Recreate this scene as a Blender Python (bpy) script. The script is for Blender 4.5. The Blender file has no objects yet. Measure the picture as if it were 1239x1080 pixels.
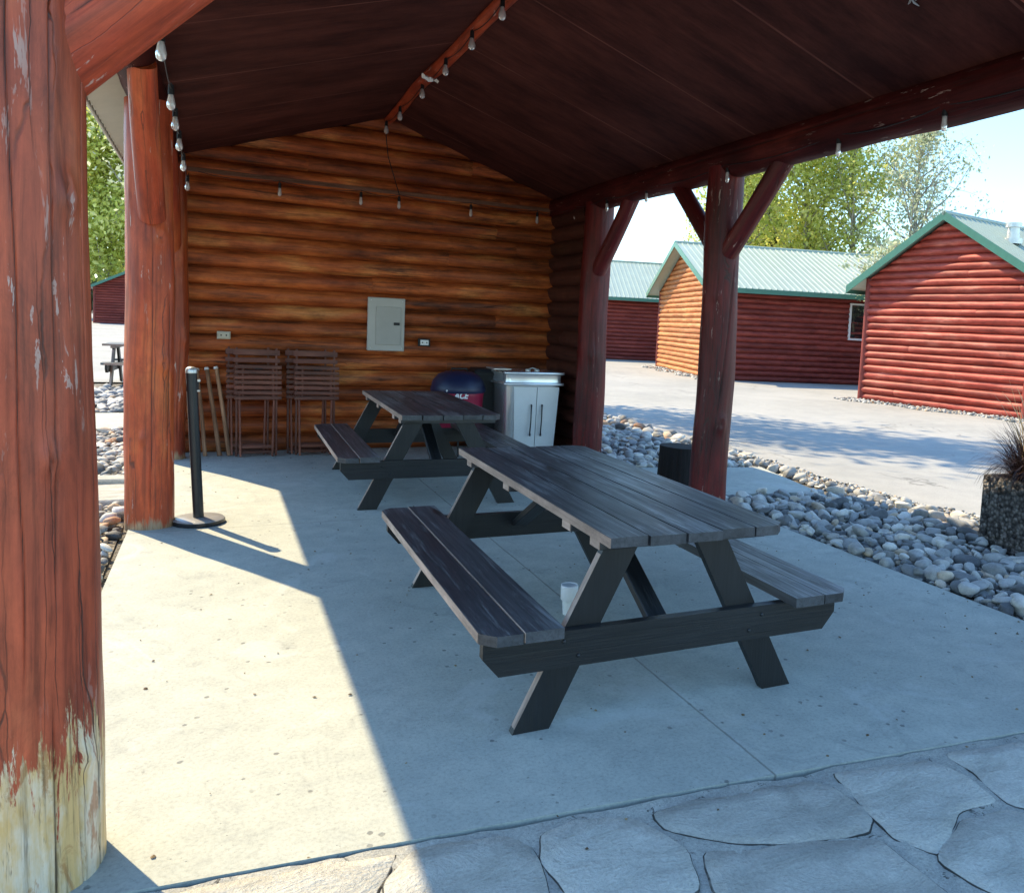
import bpy, math, random
import numpy as np
from mathutils import Vector, Matrix, noise
PI=math.pi; R=math.radians
rnd=random.Random(7)
sc=bpy.context.scene; COL=sc.collection

# ------------------------------------------------------------------ mesh builder
class MB:
    """collects shapes; every vertex carries a grain coordinate 'gr' (z runs along the grain), 'crk' and 'tint'"""
    def __init__(s): s.v=[];s.f=[];s.g=[];s.c=[];s.t=[];s.m=[];s.sm=[]
    def add(s,vs,fs,gr=None,crk=None,tint=0.5,smooth=False,mi=0):
        b=len(s.v); s.v+= [tuple(p) for p in vs]
        s.g+= [tuple(p) for p in (gr if gr is not None else vs)]
        s.c+= list(crk) if crk is not None else [0.0]*len(vs)
        s.t+= list(tint) if hasattr(tint,'__len__') else [tint]*len(vs)
        for f in fs: s.f.append(tuple(b+i for i in f)); s.m.append(mi); s.sm.append(smooth)
        return s
    def board(s,c,size,M=None,grain=0,bev=.004,seed=None,tint=None,mi=0,cham=None):
        """box centred at c with size (x,y,z), slightly bevelled; M rotation; grain axis index"""
        if seed is None: seed=rnd.random()*50
        if tint is None: tint=rnd.random()
        hx,hy,hz=[a/2 for a in size]; b=min(bev,hx*.45,hy*.45,hz*.45)
        vs=[];idx={}
        for sx in(-1,1):
            for sy in(-1,1):
                for sz in(-1,1):
                    for k in range(3):
                        p=[sx*hx,sy*hy,sz*hz]; sg=[sx,sy,sz]
                        for q in range(3):
                            if q!=k: p[q]-=sg[q]*b
                        idx[(sx,sy,sz,k)]=len(vs); vs.append(Vector(p))
        fs=[]
        def quad(a,b_,c_,d): fs.append((a,b_,c_,d))
        for k in range(3):
            o=[q for q in range(3) if q!=k]
            for sg in(-1,1):
                r=[]
                for (u,w) in((-1,-1),(1,-1),(1,1),(-1,1)):
                    t=[0,0,0]; t[k]=sg; t[o[0]]=u; t[o[1]]=w; r.append(idx[(*t,k)])
                if (sg>0)==(k==1): r=r[::-1]
                fs.append(tuple(r))
            # edges along axis k
            for u in(-1,1):
                for w in(-1,1):
                    t1=[0,0,0];t1[k]=-1;t1[o[0]]=u;t1[o[1]]=w; t2=list(t1);t2[k]=1
                    fs.append((idx[(*t1,o[0])],idx[(*t2,o[0])],idx[(*t2,o[1])],idx[(*t1,o[1])]))
        for sx in(-1,1):
            for sy in(-1,1):
                for sz in(-1,1): fs.append(tuple(idx[(sx,sy,sz,k)] for k in range(3)))
        g=[]
        for p in vs:
            q=[p[(grain+1)%3]+seed,p[(grain+2)%3]+seed*1.7,p[grain]+seed*3.1]; g.append(q)
        M=M or Matrix.Identity(3); c=Vector(c)
        return s.add([M@p+c for p in vs],fs,g,None,tint,False,mi)
    def prism(s,poly,z0,z1,M=None,c=(0,0,0),grain=1,seed=None,tint=None,smooth=False,mi=0):
        """extrude 2D polygon (local xy) from z0 to z1, then M, c"""
        if seed is None: seed=rnd.random()*50
        if tint is None: tint=rnd.random()
        n=len(poly); M=M or Matrix.Identity(3); c=Vector(c)
        vs=[Vector((x,y,z0)) for x,y in poly]+[Vector((x,y,z1)) for x,y in poly]
        g=[[p[(grain+1)%3]+seed,p[(grain+2)%3]+seed*1.7,p[grain]+seed*3.1] for p in vs]
        fs=[tuple(range(n))[::-1],tuple(range(n,2*n))]
        s.add([M@p+c for p in vs],fs,g,None,tint,False,mi)
        vs2=list(vs); fs=[(i,(i+1)%n,n+(i+1)%n,n+i) for i in range(n)]
        return s.add([M@p+c for p in vs2],fs,g,None,tint,smooth,mi)
    def tube(s,pts,rad,n=8,tint=.5,cap=True,smooth=True,mi=0,gs=0.):
        pts=[Vector(p) for p in pts]; k=len(pts)
        if not hasattr(rad,'__len__'): rad=[rad]*k
        vs=[];g=[];L=0
        up=Vector((0,0,1)); 
        d0=(pts[1]-pts[0]).normalized()
        a=d0.orthogonal().normalized()
        for i in range(k):
            d=((pts[min(i+1,k-1)]-pts[max(i-1,0)])).normalized()
            a=(a-d*a.dot(d)).normalized(); b=d.cross(a)
            if i: L+=(pts[i]-pts[i-1]).length
            for j in range(n):
                t=2*PI*j/n
                vs.append(pts[i]+(a*math.cos(t)+b*math.sin(t))*rad[i]); g.append((rad[i]*math.cos(t)+gs,rad[i]*math.sin(t)+gs,L+gs))
        fs=[(i*n+j,i*n+(j+1)%n,(i+1)*n+(j+1)%n,(i+1)*n+j) for i in range(k-1) for j in range(n)]
        s.add(vs,fs,g,None,tint,smooth,mi)
        if cap:
            s.add(vs[:n],[tuple(range(n))[::-1]],g[:n],None,tint,False,mi); s.add(vs[-n:],[tuple(range(n))],g[-n:],None,tint,False,mi)
        return s
    def lathe(s,prof,c=(0,0,0),n=32,M=None,tint=.5,smooth=True,mi=0,cap=True):
        M=M or Matrix.Identity(3); c=Vector(c); vs=[]
        for r,z in prof:
            for j in range(n): vs.append(Vector((r*math.cos(2*PI*j/n),r*math.sin(2*PI*j/n),z)))
        k=len(prof); fs=[(i*n+j,i*n+(j+1)%n,(i+1)*n+(j+1)%n,(i+1)*n+j) for i in range(k-1) for j in range(n)]
        g=[tuple(p) for p in vs]; W=[M@p+c for p in vs]
        s.add(W,fs,g,None,tint,smooth,mi)
        if cap: s.add(W[:n],[tuple(range(n))[::-1]],g[:n],None,tint,False,mi); s.add(W[-n:],[tuple(range(n))],g[-n:],None,tint,False,mi)
        return s
    def log(s,p0,p1,r0,r1,seed=0,n=40,step=.06,cracks=(),wob=.012,lump=.05,knots=(),tint=None,mi=0):
        p0=Vector(p0);p1=Vector(p1);L=(p1-p0).length;d=(p1-p0)/L
        a=Vector((1,0,0)) if abs(d.x)<.7 else Vector((0,1,0)); a=(a-d*a.dot(d)).normalized(); b=d.cross(a)
        k=max(3,int(L/step)+1); vs=[];g=[];cr=[]
        for i in range(k):
            t=i/(k-1); z=t*L
            cx=wob*noise.noise((z*.9,seed,1.5)); cy=wob*noise.noise((z*.9,seed,7.5))
            for j in range(n):
                th=2*PI*j/n; r=r0+(r1-r0)*t
                r*=1+lump*noise.noise((math.cos(th)*1.1,math.sin(th)*1.1+seed,z*1.3))+lump*.35*noise.noise((math.cos(th)*4,math.sin(th)*4+seed,z*3.5))
                c=0
                for (t0,za,zb,dr,w,dp) in cracks:
                    if za<=z<=zb:
                        tc=t0+dr*(z-za)+.05*noise.noise((z*2.2,seed+t0,3)); e=min(1,(z-za)/.12,(zb-z)/.12)
                        dd=(th-tc+PI)%(2*PI)-PI; q=math.exp(-(dd/w)**2)*e; c=max(c,q); r-=dp*q
                for (tk,zk,rk) in knots:
                    dd=((th-tk+PI)%(2*PI)-PI)*r0; dz=z-zk; q=math.exp(-(dd*dd+dz*dz*.6)/(rk*rk)); r+=.022*q-.03*math.exp(-(dd*dd+dz*dz)/(rk*rk*.12)); c=max(c,.8*math.exp(-(dd*dd+dz*dz)/(rk*rk*.15)))
                vs.append(p0+d*z+a*(r*math.cos(th)+cx)+b*(r*math.sin(th)+cy))
                g.append((r0*math.cos(th)+seed*1.3,r0*math.sin(th)+seed*2.1,z)); cr.append(c)
        fs=[(i*n+j,i*n+(j+1)%n,(i+1)*n+(j+1)%n,(i+1)*n+j) for i in range(k-1) for j in range(n)]
        tt=rnd.random() if tint is None else tint
        s.add(vs,fs,g,cr,tt,True,mi)
        s.add(vs[:n],[tuple(range(n))[::-1]],g[:n],None,tt,False,mi); s.add(vs[-n:],[tuple(range(n))],g[-n:],None,tt,False,mi)
        return s
    def logwall(s,p0,p1,out,ztop,z0=0.,pitch=.174,bulge=.05,seed=0,ds=.12,prof=7,zmax=5,holes=(),wob=.006,lens=2.6,mi=0,pw=.58):
        """half-round log courses between plan points p0 and p1; ztop(sdist)->upper limit"""
        p0=Vector((p0[0],p0[1],0));p1=Vector((p1[0],p1[1],0));L=(p1-p0).length;d=(p1-p0)/L;o=Vector((out[0],out[1],0)).normalized()
        rr=random.Random(seed+11); ns=max(2,int(L/ds)+1); z=z0;ci=0
        while z<zmax:
            ph=pitch*(1+rr.uniform(-.05,.05)); bl=bulge*(1+rr.uniform(-.15,.15)); ji=rr.uniform(0,lens); tints=[rr.random() for _ in range(12)]
            if max(ztop(L*i/20) for i in range(21))<=z: break
            # split course in logs
            cuts=[0.]; x=ji
            while x<L-.3:
                if x>.3: cuts.append(x)
                x+=lens*rr.uniform(.9,1.5)
            cuts.append(L)
            for q in range(len(cuts)-1):
                a0,a1=cuts[q],cuts[q+1]; m=max(2,int((a1-a0)/ds)+1); sd=seed*7+ci*3.7+q*1.9; vs=[];g=[];rows=prof
                col=[]
                for i in range(m+1):
                    sx=a0+(a1-a0)*i/m; e=.0
                    if i in(0,m) and 0<sx<L: e=.008
                    zt=ztop(sx)
                    for j in range(rows):
                        u=j/(rows-1); ang=PI*u
                        off=(bl*math.sin(ang)**pw)*(1+.18*noise.noise((sx*1.2,u*2,sd)))+wob*noise.noise((sx*3,u*5,sd+9))-e
                        zz=z+ph*u+.006*noise.noise((sx*.8,0,sd+5))*(1 if 0<j<rows-1 else 0)
                        zz=min(zz,zt); vs.append(p0+d*sx+o*off+Vector((0,0,zz))); g.append((zz+sd,off+sd*2,sx+sd*5))
                fs=[(i*rows+j,i*rows+j+1,(i+1)*rows+j+1,(i+1)*rows+j) for i in range(m) for j in range(rows-1)]
                ff=[]
                for f in fs:
                    zs=[vs[k].z for k in f]
                    if max(zs)-min(zs)<1e-6: continue
                    ff.append(f)
                s.add(vs,ff,g,None,tints[q%12],True,mi)
                for e_i in(0,m): s.add(vs[e_i*rows:(e_i+1)*rows],[tuple(range(rows))],g[e_i*rows:(e_i+1)*rows],None,tints[q%12],False,mi) if vs[e_i*rows+rows-1].z-vs[e_i*rows].z>.02 else None
            z+=ph; ci+=1
        return s
    def build(s,name,mat,parent=None,loc=None):
        me=bpy.data.meshes.new(name); me.from_pydata(s.v,[],s.f)
        if hasattr(mat,'__len__') and not isinstance(mat,str):
            for q in mat: me.materials.append(q)
        else: me.materials.append(mat)
        me.polygons.foreach_set('material_index',s.m); me.polygons.foreach_set('use_smooth',s.sm)
        a=me.attributes.new('gr','FLOAT_VECTOR','POINT'); a.data.foreach_set('vector',np.array(s.g,dtype=np.float32).ravel())
        a=me.attributes.new('crk','FLOAT','POINT'); a.data.foreach_set('value',np.array(s.c,dtype=np.float32))
        a=me.attributes.new('tint','FLOAT','POINT'); a.data.foreach_set('value',np.array(s.t,dtype=np.float32))
        me.update(); o=bpy.data.objects.new(name,me); COL.objects.link(o)
        if loc is not None: o.location=loc
        if parent is not None: o.parent=parent
        return o
def tag(o,label=None,cat=None,group=None,kind=None):
    if label:o['label']=label
    if cat:o['category']=cat
    if group:o['group']=group
    if kind:o['kind']=kind
    return o
def empty(name,loc=(0,0,0),rz=0):
    o=bpy.data.objects.new(name,None); o.empty_display_size=.1; COL.objects.link(o); o.location=loc; o.rotation_euler=(0,0,rz); return o
def kids(o): return [c for c in list(COL.objects) if c.parent==o]
def copy_tree(o,parent=None):
    c=o.copy(); COL.objects.link(c); c.parent=parent
    for ch in kids(o): copy_tree(ch,c)
    return c
def rotz(a): return Matrix.Rotation(a,3,'Z')

# ------------------------------------------------------------------ materials
class NT:
    def __init__(s,name):
        s.mat=bpy.data.materials.new(name); s.mat.use_nodes=True; s.nt=s.mat.node_tree; s.b=s.nt.nodes['Principled BSDF']; s.L=s.nt.links
    def n(s,t,**k):
        o=s.nt.nodes.new(t)
        for a,v in k.items():
            if a.startswith('_'): setattr(o,a[1:],v)
            else: o.inputs[a.replace('#',' ')].default_value=v
        return o
    def l(s,a,b): s.L.new(a,b)
    def vec(s,attr='gr',scale=(1,1,1)):
        if attr=='obj': src=s.n('ShaderNodeTexCoord').outputs['Object']
        else: src=s.n('ShaderNodeAttribute',_attribute_name=attr).outputs['Vector']
        m=s.n('ShaderNodeMapping'); m.inputs['Scale'].default_value=scale; s.l(src,m.inputs['Vector']); return m.outputs[0]
    def noise(s,v,sc=5,det=5,rough=.6,dist=0):
        o=s.n('ShaderNodeTexNoise',Scale=sc,Detail=det,Roughness=rough,Distortion=dist); s.l(v,o.inputs['Vector']); return o.outputs['Fac']
    def ramp(s,f,stops,interp='LINEAR'):
        o=s.n('ShaderNodeValToRGB'); cr=o.color_ramp; cr.interpolation=interp
        while len(cr.elements)<len(stops): cr.elements.new(.5)
        for e,(p,c) in zip(cr.elements,stops): e.position=p; e.color=(c if len(c)==4 else (*c,1)) if hasattr(c,'__len__') else (c,c,c,1)
        s.l(f,o.inputs[0]); return o.outputs[0]
    def mix(s,f,a,b,bt='MIX'):
        o=s.n('ShaderNodeMix',_data_type='RGBA',_blend_type=bt)
        for so,val in((o.inputs[0],f),(o.inputs[6],a),(o.inputs[7],b)):
            if isinstance(val,(int,float)): so.default_value=val if so==o.inputs[0] else (val,val,val,1)
            elif isinstance(val,tuple): so.default_value=(*val,1) if len(val)==3 else val
            else: s.l(val,so)
        return o.outputs[2]
    def math(s,op,a,b=0.,cl=False):
        o=s.n('ShaderNodeMath',_operation=op); o.use_clamp=cl
        for so,val in((o.inputs[0],a),(o.inputs[1],b)):
            if isinstance(val,(int,float)): so.default_value=val
            else: s.l(val,so)
        return o.outputs[0]
    def bump(s,h,st=.3,d=.01,base=None):
        o=s.n('ShaderNodeBump',Strength=st,Distance=d); s.l(h,o.inputs['Height'])
        if base is not None: s.l(base,o.inputs['Normal'])
        s.l(o.outputs[0],s.b.inputs['Normal']); return o.outputs[0]
    def out(s,col,rough=.7,spec=.3):
        if isinstance(col,tuple): s.b.inputs['Base Color'].default_value=(*col,1)
        else: s.l(col,s.b.inputs['Base Color'])
        if isinstance(rough,(int,float)): s.b.inputs['Roughness'].default_value=rough
        else: s.l(rough,s.b.inputs['Roughness'])
        s.b.inputs['Specular IOR Level'].default_value=spec; return s.mat
    def attr(s,name): return s.n('ShaderNodeAttribute',_attribute_name=name).outputs['Fac']

def wood(name,c1,c2,c3,streak=1.,rough=.65,peel=None,peelcol=((.60,.46,.27),(.62,.55,.44)),stain=None,flake=0.,spec=.3,bump=.35,tintamt=.35,cracks=0.):
    m=NT(name)
    big=m.noise(m.vec('gr',(2.2,2.2,.8)),1.6,4,.6)
    fine=m.noise(m.vec('gr',(38,38,2.2)),1.0,6,.65,.4)
    col=m.ramp(big,[(.3,c1),(.55,c2),(.75,c3)])
    fr=m.ramp(fine,[(.32,.28),(.48,.92),(.70,1.4)])
    col=m.mix(.7*streak,col,fr,'MULTIPLY')
    bl=m.noise(m.vec('gr',(9,9,3.2)),1.,7,.8,.4); col=m.mix(.75,col,m.ramp(bl,[(.32,.55),(.5,1.),(.68,1.3)]),'MULTIPLY')
    t=m.ramp(m.attr('tint'),[(0,1-tintamt),(1,1+tintamt)])
    col=m.mix(1.,col,t,'MULTIPLY')
    if stain:
        sf=m.noise(m.vec('gr',(13,13,.9)),1.0,7,.78,.6)
        sm=m.math('MULTIPLY',m.ramp(sf,[(.47,0),(.60,1)]),m.ramp(m.noise(m.vec('obj',(.9,1,1.6)),1.,4,.7),[(.38,.15),(.60,1)]))
        col=m.mix(m.math('MULTIPLY',sm,stain[1]),col,stain[0])
    if flake>0:
        ff=m.noise(m.vec('gr',(26,26,4.)),1.,5,.7,.5)
        fm=m.ramp(ff,[(.66-flake*.1,0),(.68-flake*.1,1)])
        gate=m.ramp(m.noise(m.vec('gr',(1.5,1.5,1.0)),1.3,3),[(.45,0),(.62,1)])
        fm=m.math('MULTIPLY',fm,gate)
        col=m.mix(m.math('MULTIPLY',fm,.75),col,(.55,.42,.36))
    h=m.math('ADD',fine,0)
    if peel is not None:
        sx=m.n('ShaderNodeSeparateXYZ'); m.l(m.vec('gr'),sx.inputs[0])
        jag=m.noise(m.vec('gr',(15,15,1.6)),1.,7,.75,.3)
        lim=m.math('ADD',m.math('MULTIPLY',m.math('SUBTRACT',jag,.5),peel*4.3),peel)
        pm=m.math('MULTIPLY',m.math('SUBTRACT',lim,sx.outputs[2]),22.,True)
        g2=m.noise(m.vec('gr',(60,60,2.5)),1.,5,.7,.3)
        patch=m.noise(m.vec('gr',(9,9,3.)),1.,5,.7)
        pc=m.mix(m.ramp(patch,[(.42,0),(.6,1)]),peelcol[0],peelcol[1])
        pc=m.mix(m.ramp(patch,[(.60,0),(.66,.75)]),pc,(.36,.13,.05))
        pt2=m.noise(m.vec('gr',(14,14,5.)),1.,6,.75,.6); pc=m.mix(m.ramp(pt2,[(.56,0),(.64,.8)]),pc,(.40,.20,.07)); pt3=m.noise(m.vec('gr',(34,34,3.)),1.,5,.8,.4); pc=m.mix(m.ramp(pt3,[(.60,0),(.68,.85)]),pc,(.09,.05,.03)); pc=m.mix(.9,pc,m.ramp(g2,[(.32,.28),(.46,.95),(.7,1.2)]),'MULTIPLY'); h=m.math('SUBTRACT',h,m.math('MULTIPLY',pm,.4))
        col=m.mix(pm,col,pc)
    if cracks:
        vv=m.n('ShaderNodeTexVoronoi',_feature='DISTANCE_TO_EDGE',Scale=1.); 
        dn=m.n('ShaderNodeTexNoise',Scale=3.,Detail=5.); m.l(m.vec('gr',(2,2,1.5)),dn.inputs['Vector'])
        ad=m.n('ShaderNodeVectorMath',_operation='MULTIPLY_ADD'); m.l(dn.outputs['Color'],ad.inputs[0]); ad.inputs[1].default_value=(.5,.5,.3); m.l(m.vec('gr',(15,15,.42)),ad.inputs[2]); m.l(ad.outputs[0],vv.inputs['Vector'])
        gate=m.ramp(m.noise(m.vec('gr',(6,6,.8)),1.,3),[(.47,0),(.58,1)])
        cm=m.math('MULTIPLY',m.ramp(vv.outputs['Distance'],[(.004,1),(.020,0)]),gate); col=m.mix(m.math('MULTIPLY',cm,cracks),col,(.035,.018,.014)); h=m.math('SUBTRACT',h,m.math('MULTIPLY',cm,1.6))
    ck=m.attr('crk')
    col=m.mix(m.ramp(ck,[(.45,0),(.95,.9)]),col,(.02,.012,.01))
    m.bump(h,bump,.004)
    return m.out(col,rough,spec)

M={}
M['post']=wood('stained_red_log',(.26,.032,.014),(.42,.065,.022),(.54,.13,.04),.8,.45,None,flake=.35,spec=.45,cracks=.7)
M['bigpost']=wood('stained_red_log_peeled',(.28,.045,.022),(.45,.088,.036),(.60,.18,.075),1.,.42,.36,peelcol=((.60,.40,.17),(.66,.57,.44)),flake=.65,spec=.4,cracks=.85,bump=.5)
M['post_low']=wood('stained_red_log_worn_foot',(.30,.035,.012),(.47,.075,.020),(.62,.16,.04),.8,.45,.075,peelcol=((.42,.24,.12),(.40,.27,.17)),flake=.4,spec=.45,cracks=.7)
M['shadepost']=wood('shade_toned_red_log',(.085,.006,.006),(.17,.011,.010),(.28,.028,.020),.9,.5,.10,peelcol=((.42,.26,.14),(.50,.38,.26)),flake=.35,spec=.4,cracks=.8)  # same red stain, darkened in colour for the posts standing in shade
M['shadebrace']=wood('shade_toned_red_brace',(.06,.006,.006),(.10,.010,.010),(.16,.022,.018),.9,.45,None,flake=.2,spec=.4,cracks=.6)  # braces share the shade tone of those posts
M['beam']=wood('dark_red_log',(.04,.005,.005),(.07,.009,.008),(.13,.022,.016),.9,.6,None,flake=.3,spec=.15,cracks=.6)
M['wallog']=wood('weathered_amber_log',(.20,.036,.009),(.43,.105,.026),(.66,.26,.075),1.,.5,None,stain=((.030,.011,.007),.9),bump=.6,tintamt=.30,cracks=.4)
M['returnlog']=wood('dark_stained_log',(.05,.014,.010),(.075,.022,.014),(.11,.04,.022),1.,.6,None,bump=.5)
M['ledger']=wood('grey_brown_board',(.12,.055,.035),(.17,.08,.05),(.22,.11,.07),1.,.7)
M['cablogr']=wood('cabin_sun_toned_red_log',(.26,.032,.022),(.40,.068,.046),(.56,.17,.12),.8,.5,None,tintamt=.2,cracks=.5)  # lighter red carries the sun on the right gable; side walls stay darker
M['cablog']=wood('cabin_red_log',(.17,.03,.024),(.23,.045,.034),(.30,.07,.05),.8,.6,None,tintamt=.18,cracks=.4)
M['cablogo']=wood('cabin_sun_toned_orange_log',(.46,.16,.06),(.56,.22,.08),(.64,.30,.12),.8,.6,None,tintamt=.18,cracks=.4)  # orange puts the sunlight of the middle gable into the log colour
M['stump']=wood('charred_wood',(.012,.010,.011),(.022,.018,.018),(.045,.036,.033),1.,.9,cracks=.8)
M['chairwood']=wood('dark_oiled_slat',(.10,.028,.018),(.16,.052,.032),(.25,.10,.065),.9,.45)
M['stake']=wood('bare_pole',(.20,.10,.055),(.30,.16,.09),(.40,.25,.15),1.,.8)
M['bark']=wood('pale_bark',(.26,.24,.20),(.36,.33,.28),(.45,.42,.36),1.,.8)

def table_mat(name,dark=1.,wear=.8):
    m=NT(name)
    fine=m.noise(m.vec('gr',(55,55,1.8)),1.,6,.7,.3); big=m.noise(m.vec('gr',(5,5,1.2)),1.,5,.7)
    c=m.mix(m.ramp(big,[(.35,0),(.7,1)]),(.013*dark,.014*dark,.018*dark),(.070*dark,.074*dark,.084*dark))
    c=m.mix(m.ramp(m.attr('tint'),[(0,0),(1,.5)]),c,(.092*dark,.095*dark,.105*dark))
    geo=m.n('ShaderNodeNewGeometry'); sp=m.n('ShaderNodeSeparateXYZ'); m.l(geo.outputs['Normal'],sp.inputs[0])
    worn=m.math('ADD',m.math('MULTIPLY',m.noise(m.vec('gr',(24,24,1.6)),1.,7,.8,.7),.6),m.math('MULTIPLY',m.noise(m.vec('obj',(1.6,.9,1)),1.,3,.6),.42))
    wm=m.math('MULTIPLY',m.ramp(worn,[(.50,0),(.62,1)]),m.math('GREATER_THAN',sp.outputs[2],.7))
    c=m.mix(m.math('MULTIPLY',wm,wear),c,(.30,.32,.33))
    c=m.mix(.7,c,m.ramp(fine,[(.3,.4),(.5,1.),(.7,1.4)]),'MULTIPLY')
    kn=m.n('ShaderNodeTexVoronoi',Scale=1.); m.l(m.vec('gr',(7,7,1.6)),kn.inputs['Vector'])
    c=m.mix(m.ramp(kn.outputs['Distance'],[(.10,.85),(.17,0)]),c,(.012,.01,.01))
    m.bump(fine,.6,.003)
    return m.out(c,m.ramp(fine,[(.3,.55),(.7,.36)]),.5)
M['table']=table_mat('dark_painted_plank'); M['tleg']=table_mat('dark_painted_timber',.20,.1)
M['lit_edge']=wood('tan_lit_edge',(.32,.23,.18),(.42,.30,.24),(.52,.39,.31),.8,.7,tintamt=.1)  # tan stands in for bounce light on the tables' left edges

def concrete(name):
    m=NT(name); v=m.vec('obj')
    a=m.noise(v,.9,5,.6); b=m.noise(v,7,6,.7); c=m.noise(v,70,4,.8); d=m.noise(v,260,2,.6)
    col=m.mix(m.ramp(a,[(.35,0),(.65,1)]),(.40,.42,.375),(.49,.51,.455))
    col=m.mix(m.ramp(b,[(.38,.0),(.70,.6)]),col,(.31,.335,.315))
    col=m.mix(.6,col,m.ramp(c,[(.28,.55),(.5,1.),(.72,1.2)]),'MULTIPLY')
    st=m.noise(m.vec('obj',(1,1,1)),3.1,6,.8,1.2); col=m.mix(m.ramp(st,[(.55,0),(.68,.5)]),col,(.25,.265,.255)); st2=m.noise(v,1.1,7,.75,1.5); col=m.mix(m.ramp(st2,[(.56,0),(.62,.35)]),col,(.54,.57,.545))
    # small dark spots and pits
    vo=m.n('ShaderNodeTexVoronoi',Scale=12.); m.l(m.noise and v,vo.inputs['Vector']); 
    gate=m.ramp(m.noise(v,2.3,3),[(.44,0),(.54,1)])
    pit=m.math('MULTIPLY',m.ramp(m.math('ADD',vo.outputs['Distance'],m.math('MULTIPLY',c,.12)),[(.15,1),(.19,0)]),gate)
    vo2=m.n('ShaderNodeTexVoronoi',Scale=55.); m.l(v,vo2.inputs['Vector']); pit=m.math('MAXIMUM',pit,m.math('MULTIPLY',m.ramp(vo2.outputs['Distance'],[(.10,.8),(.16,0)]),m.ramp(m.noise(v,9,4,.8),[(.54,0),(.60,1)])))
    col=m.mix(m.math('MULTIPLY',pit,.7),col,(.11,.115,.115))
    sx=m.n('ShaderNodeSeparateXYZ'); m.l(v,sx.inputs[0])
    wob=m.math('MULTIPLY',m.math('SUBTRACT',m.noise(v,6,3),.5),.012)
    def groove(sock,pos,w):
        dd=m.math('ABSOLUTE',m.math('SUBTRACT',m.math('ADD',sock,wob),pos)); return m.math('SUBTRACT',1.,m.math('DIVIDE',dd,w),True)
    jx=groove(sx.outputs[0],1.735,.007); jy=groove(sx.outputs[1],6.02,.006); jx2=groove(sx.outputs[0],2.6,.0001)
    j=m.math('MAXIMUM',jx,jy)
    # the crack that wanders across the slab near its front
    jm=m.math('MULTIPLY',j,.65); col=m.mix(jm,col,(.12,.11,.10))
    hh=m.math('ADD',m.math('MULTIPLY',c,.35),m.math('MULTIPLY',d,.2)); hh=m.math('SUBTRACT',hh,j); hh=m.math('SUBTRACT',hh,m.math('MULTIPLY',pit,.6))
    hh=m.math('ADD',hh,m.math('MULTIPLY',b,1.))
    m.bump(hh,.5,.006); return m.out(col,.85,.25)
M['concrete']=concrete('worn_concrete')
def stone_mat():
    m=NT('flagstone'); v=m.vec('obj'); a=m.noise(v,4,6,.65); b=m.noise(m.vec('obj',(1,1.7,1)),5,7,.75,.6); c=m.noise(v,90,4,.7)
    col=m.mix(m.ramp(a,[(.3,0),(.7,1)]),(.50,.50,.455),(.62,.61,.55))
    col=m.mix(.8,col,m.ramp(b,[(.3,.74),(.5,1.),(.7,1.15)]),'MULTIPLY'); col=m.mix(.5,col,m.ramp(c,[(.28,.55),(.7,1.2)]),'MULTIPLY')
    col=m.mix(1.,col,m.ramp(m.attr('tint'),[(0,.86),(1,1.12)]),'MULTIPLY')
    ck=m.math('MULTIPLY',m.ramp(m.attr('crk'),[(.15,0),(.6,1)]),m.ramp(m.noise(v,5,4,.7),[(.34,.35),(.50,1)])); col=m.mix(m.math('MULTIPLY',ck,.95),col,(.03,.03,.03))
    h=m.math('ADD',m.math('MULTIPLY',b,2.),m.math('MULTIPLY',c,.35)); m.bump(h,1.,.018); return m.out(col,.8,.25)
M['flag']=stone_mat()
def mortar():
    m=NT('mortar'); v=m.vec('obj'); a=m.noise(v,6,6,.7); c=m.noise(v,120,4,.8)
    col=m.mix(m.ramp(a,[(.40,0),(.6,1)]),(.42,.425,.395),(.54,.54,.49)); col=m.mix(m.ramp(m.noise(v,11,5,.8,1.),[(.60,0),(.64,.85)]),col,(.06,.06,.055))
    col=m.mix(.7,col,m.ramp(c,[(.3,.45),(.7,1.3)]),'MULTIPLY'); m.bump(m.math('ADD',c,m.math('MULTIPLY',a,2)),.8,.01); return m.out(col,.95,.2)
M['mortar']=mortar()
def asphalt():
    m=NT('sun_bleached_asphalt'); v=m.vec('obj'); a=m.noise(v,.35,5,.6); b=m.noise(v,3,6,.75); c=m.noise(v,90,3,.8)
    col=m.mix(m.ramp(a,[(.35,0),(.65,1)]),(.29,.295,.285),(.37,.37,.355)); col=m.mix(m.ramp(b,[(.42,0),(.7,.5)]),col,(.43,.425,.40))
    cr=m.n('ShaderNodeTexVoronoi',_feature='DISTANCE_TO_EDGE',Scale=.33); dv=m.n('ShaderNodeMixRGB') if False else None
    nn=m.n('ShaderNodeTexNoise',Scale=2.2,Detail=4.); m.l(v,nn.inputs['Vector']); ad=m.n('ShaderNodeVectorMath',_operation='MULTIPLY_ADD'); m.l(nn.outputs['Color'],ad.inputs[0]); ad.inputs[1].default_value=(.7,.7,.7); m.l(v,ad.inputs[2]); m.l(ad.outputs[0],cr.inputs['Vector'])
    cm=m.math('MULTIPLY',m.ramp(cr.outputs['Distance'],[(0,1),(.006,0)]),m.ramp(m.noise(v,.5,2),[(.5,0),(.6,1)])); col=m.mix(m.math('MULTIPLY',cm,.6),col,(.06,.06,.06))
    col=m.mix(.8,col,m.ramp(c,[(.3,.65),(.7,1.25)]),'MULTIPLY'); m.bump(c,.5,.006); return m.out(col,.9,.25)
M['asphalt']=asphalt()
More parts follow.
